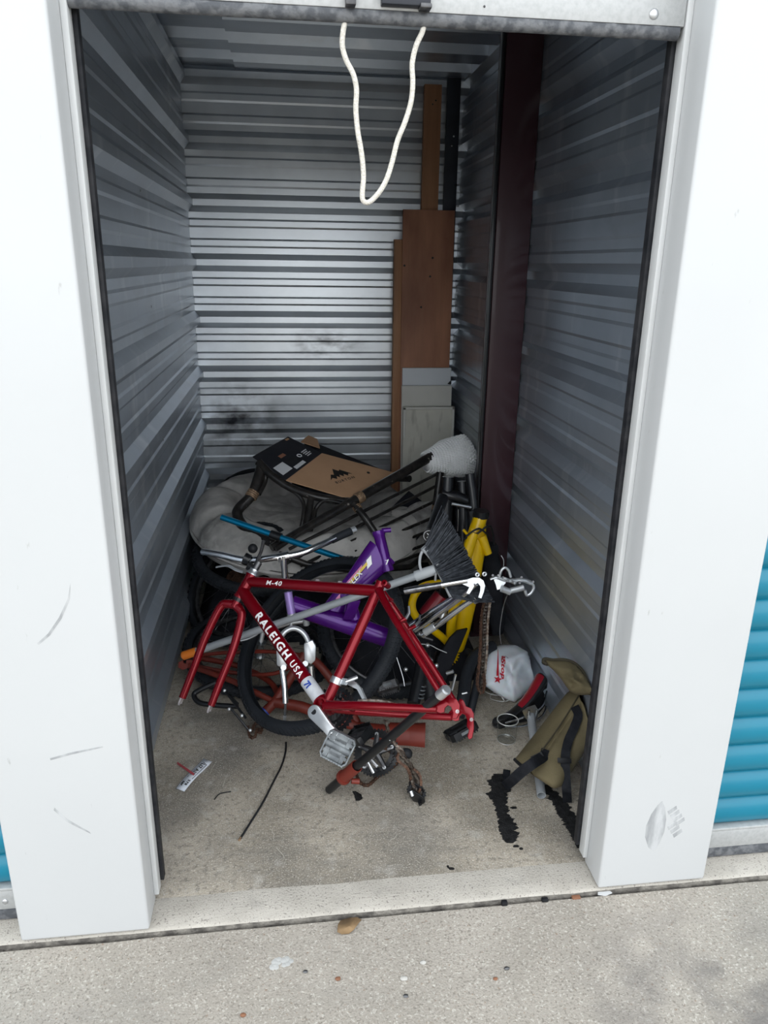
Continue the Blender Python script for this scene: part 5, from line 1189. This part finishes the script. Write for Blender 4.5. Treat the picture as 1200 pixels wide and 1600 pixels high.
for sg in (-1, 1):
    T('rail', spline([nose + ax_s * .03 - upv_ * .030 + lat * sg * .008, nose + ax_s * Ls * .35 - upv_ * .062 + lat * sg * .020, nose + ax_s * Ls * .65 - upv_ * .062 + lat * sg * .022, nose + ax_s * Ls * .90 - upv_ * .02 + lat * sg * .035], 6), .0036, 'chrome', sd, 8)
pt1 = F(846, 1243, .016); pt0 = P(829, 1118, .74)
T('post', [pt0, pt1], .0148, 'handle_grey', sd, 18, hollow=.85)
pd = (pt0 - pt1).normalized()
MB().obox(pt0 + pd * .012, V((1, 0, .2)), V((0, 1, 0)), pd, .024, .020, .012).build('clamp', 'alu', sd, bevel=.004); MB().obox(pt0 + pd * .030, V((1, 0, .3)), V((0, 1, 0)), pd, .028, .016, .007).build('clamp_top', 'alu', sd, bevel=.003)
for dx in (-.014, .016): T('clamp_bolt', [pt0 + V((dx, -.018, -.008)), pt0 + V((dx, -.018, .035))], .005, 'chrome', sd, 10)
# ---------------------------------------------------------------- clear plastic cup standing on the floor
cp_ = thing('plastic_cup', tuple(F(790, 1157, 0)), 'clear plastic cup standing in front of the saddle', 'cup')
b0_, b1_ = F(791, 1156, .001), P(791, 1126, .70); b1_ = b0_ + V((-.004, .0, .085)); prof = [(.033, 0), (.034, .004), (.0375, .085)]
mb = MB(); n = 36
for r, z in ((.030, .002), (.033, 0), (.0375, .085), (.0366, .085), (.0322, .003), (.030, .003)):
    for j in range(n): a = 2 * math.pi * j / n; mb.v.append(b0_ + V((r * math.cos(a), r * math.sin(a), z)))
for i in range(5):
    for j in range(n): mb.f.append((i * n + j, i * n + (j + 1) % n, (i + 1) * n + (j + 1) % n, (i + 1) * n + j))
mb.f.append(tuple(range(n))[::-1]); mb.f.append(tuple(5 * n + j for j in range(n))); mb.build('cup_wall', 'clear', cp_, angle=40)
MB().torus(b0_ + V((0, 0, .085)), V((0, 0, 1)), .0375, .0018, 40, 8).build('rim', 'wire_clear', cp_); MB().torus(b0_ + V((0, 0, .002)), V((0, 0, 1)), .0325, .0012, 40, 6).build('base_ring', 'wire_clear', cp_)
# loose loops of thin wire
wr_ = thing('wire_loop', tuple(F(775, 1095, 0)), 'thin pale wire coiled on the floor below the white bag', 'wire')
cW = F(772, 1092, .004); pts = []
for i in range(90): a = i * .2; r = .042 + .010 * math.sin(i * .13) + .006 * mnoise.noise(V((i * .3, 0, 0))); pts.append(cW + V((r * math.cos(a) + .0006 * i, r * .9 * math.sin(a) + .0003 * i, .02 + .02 * math.sin(a * .5))))
T('wire', spline(pts, 2), .0012, 'wire_clear', wr_, 5)
T('wire_end', spline([F(782, 1086, .03), F(790, 1096, .012), F(800, 1090, .006), F(797, 1084, .004)], 5), .0012, 'wire_clear', wr_, 5)
# ---------------------------------------------------------------- olive canvas bag with straps leaning on the right wall
ob = thing('canvas_bag', tuple(F(880, 1250, 0)), 'olive green canvas bag with black straps leaning at the right jamb', 'bag')
def crop6(x, y): return (720 + x / 4.444, 960 + y / 4.444)
poly = [crop6(*p) for p in ((750, 530), (690, 600), (560, 770), (450, 910), (372, 1008), (430, 1062), (520, 1130), (590, 1175), (645, 1212), (700, 1198), (790, 1062), (870, 940), (940, 830), (965, 700), (962, 560), (930, 510), (860, 490))]
def ob_y(u, v):   # leans back to the wall: bottom near, top far, right side against the wall
    t = (1232 - v) / 160.0; return .33 + .36 * t - .10 * (u - 870) / 60 * max(0, min(1, t))
cob = (868, 1150); old_out, old_c = out2, cxy
def outl2(a, poly=poly, c=cob):
    best = 0; dx, dy = math.cos(a), math.sin(a)
    for (x0, y0), (x1, y1) in zip(poly, poly[1:] + poly[:1]):
        x0 -= c[0]; x1 -= c[0]; y0 -= c[1]; y1 -= c[1]; ex_, ey_ = x1 - x0, y1 - y0; den = dx * ey_ - dy * ex_
        if abs(den) < 1e-9: continue
        t = (x0 * ey_ - y0 * ex_) / den; s_ = (x0 * dy - y0 * dx) / den
        if t > 0 and -1e-6 <= s_ <= 1 + 1e-6: best = max(best, t)
    return best
def ob_pt(rn, a, side):
    r = outl2(a) * rn; u, v = cob[0] + r * math.cos(a), cob[1] + r * math.sin(a); th = .045 * (max(0, 1 - rn ** 3)) ** .6
    fold = .010 * math.exp(-(((u - 868) * .82 + (v - 1150) * .57 - 2) / 3.0) ** 2) * (v > 1080); nz_ = .008 * mnoise.noise(V((u * .05, v * .05, 8)))
    p = P(u, v, ob_y(u, v) - (th + nz_ * (1 - rn) - fold) * side); p.z = max(p.z, .004); p.x = min(p.x, XR - .012); return p
mb = MB(); nR, nA = 18, 96
for side in (1, -.9):
    b = len(mb.v)
    for i in range(nR + 1):
        for j in range(nA): mb.v.append(ob_pt(max(.001, i / nR), 2 * math.pi * j / nA, side))
    for i in range(nR):
        for j in range(nA): q = b + i * nA + j; r_ = b + i * nA + (j + 1) % nA; mb.f.append((q, r_, r_ + nA, q + nA))
mb.build('body', 'olive', ob, angle=180, weld=True)
def ob_s(x, y, lift=.004):
    u, v = crop6(x, y); du, dv = u - cob[0], v - cob[1]; a = math.atan2(dv, du); o_ = outl2(a); rn = min(1.0, math.hypot(du, dv) / o_); p = ob_pt(rn, a, 1); return p + (CAM_C - p).normalized() * lift
# floppy open top with dark bound edge
mb = MB(); fl_out = [(760, 540), (735, 505), (690, 440), (640, 385), (600, 350), (570, 322), (585, 308), (640, 318), (690, 316), (745, 322), (800, 348), (850, 400), (890, 455), (935, 505), (960, 560), (880, 560), (800, 560)]
pl_ = [crop6(*p) for p in fl_out]; cfl = crop6(790, 450)
def fl_pt(rn, a, side):
    r = outl2(a, pl_, cfl) * rn; u, v = cfl[0] + r * math.cos(a), cfl[1] + r * math.sin(a); th = .034 * (max(0, 1 - rn ** 3)) ** .6; t = (1232 - v) / 160.0
    p = P(u, v, .30 + .27 * t - .06 * (u - 870) / 60 - (th + .030 * mnoise.noise(V((u * .07, v * .10, 3))) * (1 - rn)) * side); p.x = min(p.x, XR - .012); return p
for side in (1, -.7):
    b = len(mb.v)
    for i in range(11):
        for j in range(64): mb.v.append(fl_pt(max(.001, i / 10), 2 * math.pi * j / 64, side))
    for i in range(10):
        for j in range(64): q = b + i * 64 + j; r_ = b + i * 64 + (j + 1) % 64; mb.f.append((q, r_, r_ + 64, q + 64))
mb.build('top_flap', 'olive', ob, angle=180, weld=True)
edge = []
for (x, y) in ((600, 345), (572, 326), (585, 308), (640, 316), (690, 314), (745, 320), (800, 346), (850, 398), (890, 452), (935, 500), (962, 545)):
    u, v = crop6(x, y); t = (1232 - v) / 160.0; p = P(u, v, .295 + .27 * t - .06 * (u - 870) / 60); p.x = min(p.x, XR - .010); edge.append(p)
T('edge_binding', spline(edge, 5), .0055, 'olive_dark', ob, 8)
u, v = crop6(610, 330); MB().ball(P(u, v, .66), .020, 14, 8, (1.3, .6, .7)).build('lining', 'vinyl_black', ob)
T('edge_binding', [ob_s(370, 1008), ob_s(430, 1060)], .006, 'black_plastic', ob, 8)
T('seam', spline([ob_s(830, 560), ob_s(760, 660), ob_s(690, 770), ob_s(620, 870), ob_s(560, 950)], 5), .0025, 'olive_dark', ob, 6)
# straps
vw = lambda p: (CAM_C - p).normalized()
st1 = [ob_s(790, 640, .006), ob_s(815, 700, .012), ob_s(790, 780, .014), ob_s(750, 870, .014), ob_s(730, 950, .014), ob_s(725, 1020, .012), P(*crop6(728, 1120), .35), P(*crop6(735, 1220), .33), F(*crop6(740, 1305), .004)]
st1s = spline(st1, 5); sides = [vw(p).cross((st1s[min(i + 1, len(st1s) - 1)] - st1s[max(i - 1, 0)]).normalized()) for i, p in enumerate(st1s)]
MB().ribbon(st1s, .029, .0025, sides).build('strap', 'strap', ob, angle=60)
st2 = [ob_s(595, 940, .010), ob_s(575, 985, .022), P(*crop6(500, 1035), .335), P(*crop6(420, 1095), .345), P(*crop6(360, 1150), .37), F(*crop6(305, 1195), .006)]
st2s = spline(st2, 5); sides = [vw(p).cross((st2s[min(i + 1, len(st2s) - 1)] - st2s[max(i - 1, 0)]).normalized()) for i, p in enumerate(st2s)]
MB().ribbon(st2s, .033, .0025, sides).build('strap', 'strap', ob, angle=60)
MB().ribbon([F(*crop6(320, 1080), .012), F(*crop6(315, 1130), .010), F(*crop6(318, 1190), .008)], .024, .0025, V((1, 0, 0))).build('strap_end', 'strap', ob)
bk_ = ob_s(720, 1015, .018); MB().obox(bk_, V((1, -.2, 0)), V((0, .5, 1)), vw(bk_), .022, .008, .004).build('buckle', 'black_plastic', ob, bevel=.001)
bk_ = ob_s(530, 985, .016); MB().obox(bk_, V((.8, -.2, .6)), V((-.5, .5, .7)), vw(bk_), .020, .008, .004).build('buckle', 'black_plastic', ob, bevel=.001)
# rusty iron bar in the shadow by the jamb
ib = thing('iron_bar', tuple(F(918, 1235, 0)), 'rusty iron bar in the shadow behind the olive bag by the jamb', 'bar')
T('bar', [F(914, 1236, .014), P(921, 1180, .52), P(926, 1150, .60)], .012, 'chain_rust', ib, 10)
# ---------------------------------------------------------------- boards leaning in the back corner
def lean_board(name, label, cat, x0, x1, ztop, y0, th, m, lean=.03, ybot=None, bev=.0015):
    r = thing(name, ((x0 + x1) / 2, y0, 0), label, cat); yb = y0 - lean; mb = MB(); v_ = []
    for x in (x0, x1):
        for (y, z) in ((yb, .001), (yb + th, .001), (y0 + th, ztop), (y0, ztop)): v_.append(V((x, y, z)))
    mb.add(v_, [(0, 1, 2, 3), (7, 6, 5, 4), (0, 4, 5, 1), (1, 5, 6, 2), (2, 6, 7, 3), (3, 7, 4, 0)]); o_ = mb.build('board', m, r, bevel=bev); return r
sdA, sdB = P(664, 131, 2.775), P(692, 131, 2.775)
rs_ = lean_board('wood_plank', 'tall narrow brown wooden plank standing behind the plywood', 'plank', sdA.x, sdB.x - .004, sdA.z, 2.775, .038, 'stud_wood', .02)
for u, v in ((681, 157), (681, 245), (668, 290), (676, 163), (679, 268)): MB().tube([P(u, v, 2.7755), P(u, v, 2.7735)], .0045, 10).build('nail_hole', 'print_black', rs_)
a, b = P(630, 327, 2.735), P(711, 327, 2.735)
rp = lean_board('plywood_board', 'reddish brown plywood board leaning in the back corner', 'board', a.x, b.x, a.z, 2.735, .016, 'plywood', .05)
for u, v in ((676, 403), (672, 432), (658, 480), (632, 415), (631, 540)): MB().tube([P(u, v, 2.728 - .02 * (v - 327) / 400), P(u, v, 2.732 - .02 * (v - 327) / 400)], .006, 10).build('knot', 'print_black', rp)
a, b = P(617, 374, 2.74), P(629, 374, 2.74); lean_board('wood_strip', 'thin wooden strip on edge left of the plywood board', 'strip', a.x, b.x, a.z, 2.745, .05, 'edge_wood', .05)
a, b = P(629, 575, 2.69), P(705, 575, 2.69); rg = lean_board('shelf_board', 'pale grey shelf board leaning on the plywood', 'board', a.x, b.x, a.z, 2.69, .014, 'panel_grey', .04)
MB().prism([(0, 0), (-.022, .004), (-.010, .018), (0, .022)], P(705, 601, 2.668), V((1, 0, 0)), V((0, 0, 1)), .004).build('chipped_corner', 'print_black', rg, smooth=False)
a, b = P(628, 603, 2.655), P(706, 603, 2.655); lean_board('shelf_board', 'cream shelf board between the grey board and the cabinet door', 'board', a.x, b.x, a.z, 2.655, .014, 'panel_cream', .04)
a, b = P(630, 636, 2.60), P(710, 636, 2.60)
cdr = lean_board('cabinet_door', 'stained off white cabinet door leaning in front of the other boards', 'door', a.x, b.x, a.z, 2.60, .020, 'panel_dirty', .06)
fr_ = MB(); w_ = b.x - a.x
for x0_, x1_ in ((a.x, a.x + .014), (b.x - .014, b.x)): MB().box((x0_, 2.588, a.z - .50), (x1_, 2.596, a.z - .002)).build('frame_strip', 'panel_cream', cdr, bevel=.001)
MB().box((a.x, 2.588, a.z - .014), (b.x, 2.598, a.z)).build('frame_strip', 'panel_cream', cdr, bevel=.001)
# ---------------------------------------------------------------- white pull rope on the door
rp_ = thing('pull_rope', tuple(P(570, 316, .10)), 'white pull rope looped down from the door bottom bar', 'rope')
rpts = [P(539, 34, .103), P(536, 50, .10), P(535, 72, .10), P(541, 94, .10), P(552, 116, .10), P(557, 140, .10), P(556, 170, .10), P(559, 205, .10), P(565, 240, .10), P(568, 275, .10), P(566, 305, .10), P(569, 315, .10), P(578, 315, .10), P(592, 301, .10), P(604, 280, .10), P(613, 252, .10), P(621, 220, .10), P(633, 190, .10), P(642, 160, .10), P(645, 130, .10), P(644, 100, .10), P(650, 72, .10), P(659, 52, .10), P(663, 40, .103)]
T('rope', spline(rpts, 5), .0052, 'rope', rp_, 12)
# ---------------------------------------------------------------- small things on the floor and pavement
lb = thing('paper_label', tuple(F(302, 1212, 0)), 'handwritten white paper strip on the floor by the left jamb', 'paper')
l0, l1, l2, l3 = F(275, 1232, .003), F(288, 1237, .003), F(331, 1189, .006), F(318, 1184, .006)
mb = MB(); k = 10
for i in range(k + 1): t = i / k; a = l0.lerp(l3, t) + V((0, 0, .004 * math.sin(t * 5))); b = l1.lerp(l2, t) + V((0, 0, .004 * math.sin(t * 5))); mb.v += [a, b]
for i in range(k): q = 2 * i; mb.f.append((q, q + 1, q + 3, q + 2))
po = mb.build('strip', 'paper', lb, angle=80); md = po.modifiers.new('thickness', 'SOLIDIFY'); md.thickness = .0008; md.offset = -1
def lab_pt(s, t): return l0.lerp(l3, t).lerp(l1.lerp(l2, t), s) + V((0, 0, .004 * math.sin(t * 5) + .0012))
def lab_text(txt, s0_, t0_, hs, lt_, flip=1):
    bm = text_mesh(txt, 1.0, .05, 1.15); xs = [v.co.x for v in bm.verts]; ys = [v.co.y for v in bm.verts]; w = max(xs) - min(xs); hh = max(ys) - min(ys); bm.verts.index_update(); mb = MB()
    for v in bm.verts: mb.v.append(lab_pt(s0_ + flip * v.co.y / hh * hs, t0_ + flip * -v.co.x / w * lt_))
    mb.f = [tuple(v.index for v in f.verts) for f in bm.faces]; bm.free(); return mb.build('handwriting', 'print_black', lb, smooth=False)
lab_text('LI7 A17', .40, .66, .42, .42); lab_text('578', .62, .22, .30, .16); lab_text('ser', .25, .16, .25, .12); lab_text('7 -', .22, .42, .22, .14)
for (s0_, t0_), (s1_, t1_) in (((.80, .34), (.80, .86)), ((.80, .86), (.30, .90))): T('ink_line', [lab_pt(s0_, t0_), lab_pt(s1_, t1_)], .0011, 'print_black', lb, 5)
zt = thing('cable_tie', tuple(F(292, 1203, 0)), 'faded red plastic tie lying across the paper label', 'cable tie')
MB().ribbon([F(277, 1192, .006), F(290, 1201, .012), F(303, 1210, .014)], .008, .0012, V((0, .5, .8))).build('strip', 'zip_red', zt)
cbl = thing('cable_housing', tuple(F(410, 1240, 0)), 'long thin black cable housing lying on the bare concrete floor', 'cable')
cp4 = spline([F(447, 1160, .004), F(446, 1175, .004), F(440, 1196, .004), F(428, 1220, .004), F(410, 1255, .004), F(392, 1284, .004), F(375, 1311, .004)], 8)
T('housing', cp4, .0034, 'black_plastic', cbl, 8); T('ferrule', [F(376, 1309, .004), F(373.5, 1313, .004)], .0038, 'binding', cbl, 8)
cb2 = thing('cable_scrap', tuple(F(348, 1242, 0)), 'short curved scrap of thin black cable near the paper label', 'cable')
T('scrap', spline([F(335, 1249, .002), F(342, 1241, .003), F(352, 1238, .003), F(361, 1237, .002)], 5), .0017, 'black_plastic', cb2, 6)
# tar trails left on the slab
def tar_blob(cells, seed):
    """thin tar skin with a ragged rim: cells = (u, v, half width)"""
    Ls, Rs = [], []
    for i in range(len(cells) - 1):
        (u0, v0, w0), (u1, v1, w1) = cells[i], cells[i + 1]; m_ = max(3, int(abs(v1 - v0) * 1.2))
        for k in range(m_):
            t = k / m_; u, v, w = u0 + (u1 - u0) * t, v0 + (v1 - v0) * t, w0 + (w1 - w0) * t
            na = mnoise.noise(V((v * .22, seed, 0))) * .55 + mnoise.noise(V((v * .75, seed, 3))) * .35; nb = mnoise.noise(V((v * .22, seed, 7))) * .55 + mnoise.noise(V((v * .75, seed, 9))) * .35
            Ls.append((u - max(.6, w * (1 + na)), v)); Rs.append((u + max(.6, w * (1 + nb)), v))
    mb = MB(); n = len(Ls)
    for a, b in zip(Ls, Rs): mb.v += [F(*a, .0004), F(a[0] * .8 + b[0] * .2, a[1], .0018), F(a[0] * .2 + b[0] * .8, b[1], .0018), F(*b, .0004)]
    for i in range(n - 1):
        for j in range(3): q = i * 4 + j; mb.f.append((q, q + 1, q + 5, q + 4))
    return mb.build('tar_patch', 'tar', fl, angle=60)
tar_blob([(780, 1209, 10), (779, 1222, 16), (783, 1236, 16), (776, 1240, 17), (780, 1250, 12), (784, 1262, 10), (786, 1274, 10), (792, 1286, 14), (795, 1298, 14), (797, 1312, 12), (797, 1318, 4)], 3)
tar_blob([(850, 1226, 8), (862, 1240, 10), (876, 1256, 12), (884, 1272, 13), (893, 1284, 14), (901, 1298, 13), (906, 1312, 11), (908, 1326, 6)], 5)
tar_blob([(553, 1236, 3), (558, 1240, 6), (560, 1246, 6), (559, 1252, 3)], 8)
for u, v, w in ((806, 1322, 5), (814, 1326, 3), (803, 1262, 5), (705, 1357, 5), (700, 1354, 2)): tar_blob([(u, v - 2, w * .5), (u, v, w), (u + 1, v + 3, w * .6)], u)
# dry leaf, droppings and grit outside
lf = thing('dry_leaf', tuple(F(546, 1447, ZP)), 'curled brown dry leaf on the pavement by the sill', 'leaf')
q = [(528, 1444), (532, 1438), (545, 1434), (558, 1433), (565, 1437), (560, 1443), (553, 1452), (545, 1459), (534, 1460), (527, 1456)]
mb = MB(); cL = F(546, 1447, ZP + .012); mb.v.append(cL)
for i, (u, v) in enumerate(q): mb.v.append(F(u, v, ZP + .003 + .010 * (i % 3 == 0)))
for i in range(len(q)): mb.f.append((0, 1 + i, 1 + (i + 1) % len(q)))
lo = mb.build('blade', 'leaf', lf, angle=50); md = lo.modifiers.new('thickness', 'SOLIDIFY'); md.thickness = .0012
mb = MB(); rnd = random.Random(2)
for k in range(26): u, v = 438 + rnd.gauss(0, 7), 1502 + rnd.gauss(0, 4); c = F(u, v, ZP); mb.ball(c, rnd.uniform(.003, .009), 8, 4, (1, 1, .12))
sp2 = mb.build('bird_dropping', 'bird_white', None); tag(sp2, 'splash of white bird dropping on the pavement', 'dropping', kind='stuff')
for i, (u, v, r, m_, lab_) in enumerate(((528, 1530, .006, 'pebble', 'small rust red pebble on the pavement below the leaf'), (631, 1530, .0075, 'pebble_pale', 'small pale pebble on the pavement'), (661, 1505, .007, 'pebble_pale', 'flat pale pebble near the pavement middle'), (380, 1587, .006, 'pebble', 'red pebble at the bottom edge of the pavement'), (774, 1530, .005, 'pebble', 'orange brown pebble right of the pale pebbles'), (792, 1514, .006, 'steel_dark', 'dark grey chip on the pavement under the sill'), (634, 1557, .0055, 'steel_dark', 'dark grit stone near the bottom of the pavement'), (477, 1519, .005, 'steel_dark', 'tiny dark stone right of the bird dropping'))):
    c = F(u, v, ZP); mb = MB(); mb.ball(c + V((0, 0, r * .35)), r, 9, 6, (1.25, .9, .55)); mb.v = [p + V((mnoise.noise(p * 300), mnoise.noise(p * 300 + V((9, 0, 0))), 0)) * r * .25 for p in mb.v]; tag(mb.build('pebble', m_, None), lab_, 'pebble', 'loose stones on the pavement')
for i, (u, v, w, h, m_, lab_) in enumerate(((788, 1407, .008, .014, 'black_plastic', 'black plug stuck in the sill joint left of the other'), (851, 1405, .009, .010, 'black_plastic', 'black plug stuck in the sill joint near the right pier'), (900, 1399, .012, .006, 'pebble', 'brown scrap in the joint beside the right pier'))):
    c = P(u, v, -.004); tag(MB().box((c.x - w, -.012, ZP - .004), (c.x + w, .0, ZP + h * .8)).build('joint_plug', m_, None, bevel=.002), lab_, 'scrap', 'scraps in the pavement joint')
cpw = thing('paint_chip', tuple(F(944, 1395, ZP)), 'white paint chip under the foot of the right pier', 'paint chip'); MB().prism([(-.02, -.004), (.0, -.01), (.022, -.003), (.016, .006), (-.016, .006)], F(944, 1395, ZP + .002), V((1, 0, 0)), V((0, 1, 0)), .003).build('chip', 'white_paint', cpw)
# pale scratches scored into the slab
rnd = random.Random(11)
for k in range(20):
    u, v = rnd.uniform(330, 880), rnd.uniform(1185, 1350); a = rnd.choice((1.2, 1.9, 2.3, .9)) + rnd.gauss(0, .25); l = rnd.uniform(5, 26); pts = []
    for i in range(5): t = i / 4 - .5; pts.append(F(u + math.cos(a) * l * t + rnd.gauss(0, .8), v + math.sin(a) * l * t + rnd.gauss(0, .8), .0006))
    MB().ribbon(spline(pts, 3), rnd.uniform(.0006, .0018), .0005, [V((math.sin(a), .3, 0))] * 13).build('scratch', 'chalk', fl, smooth=False)
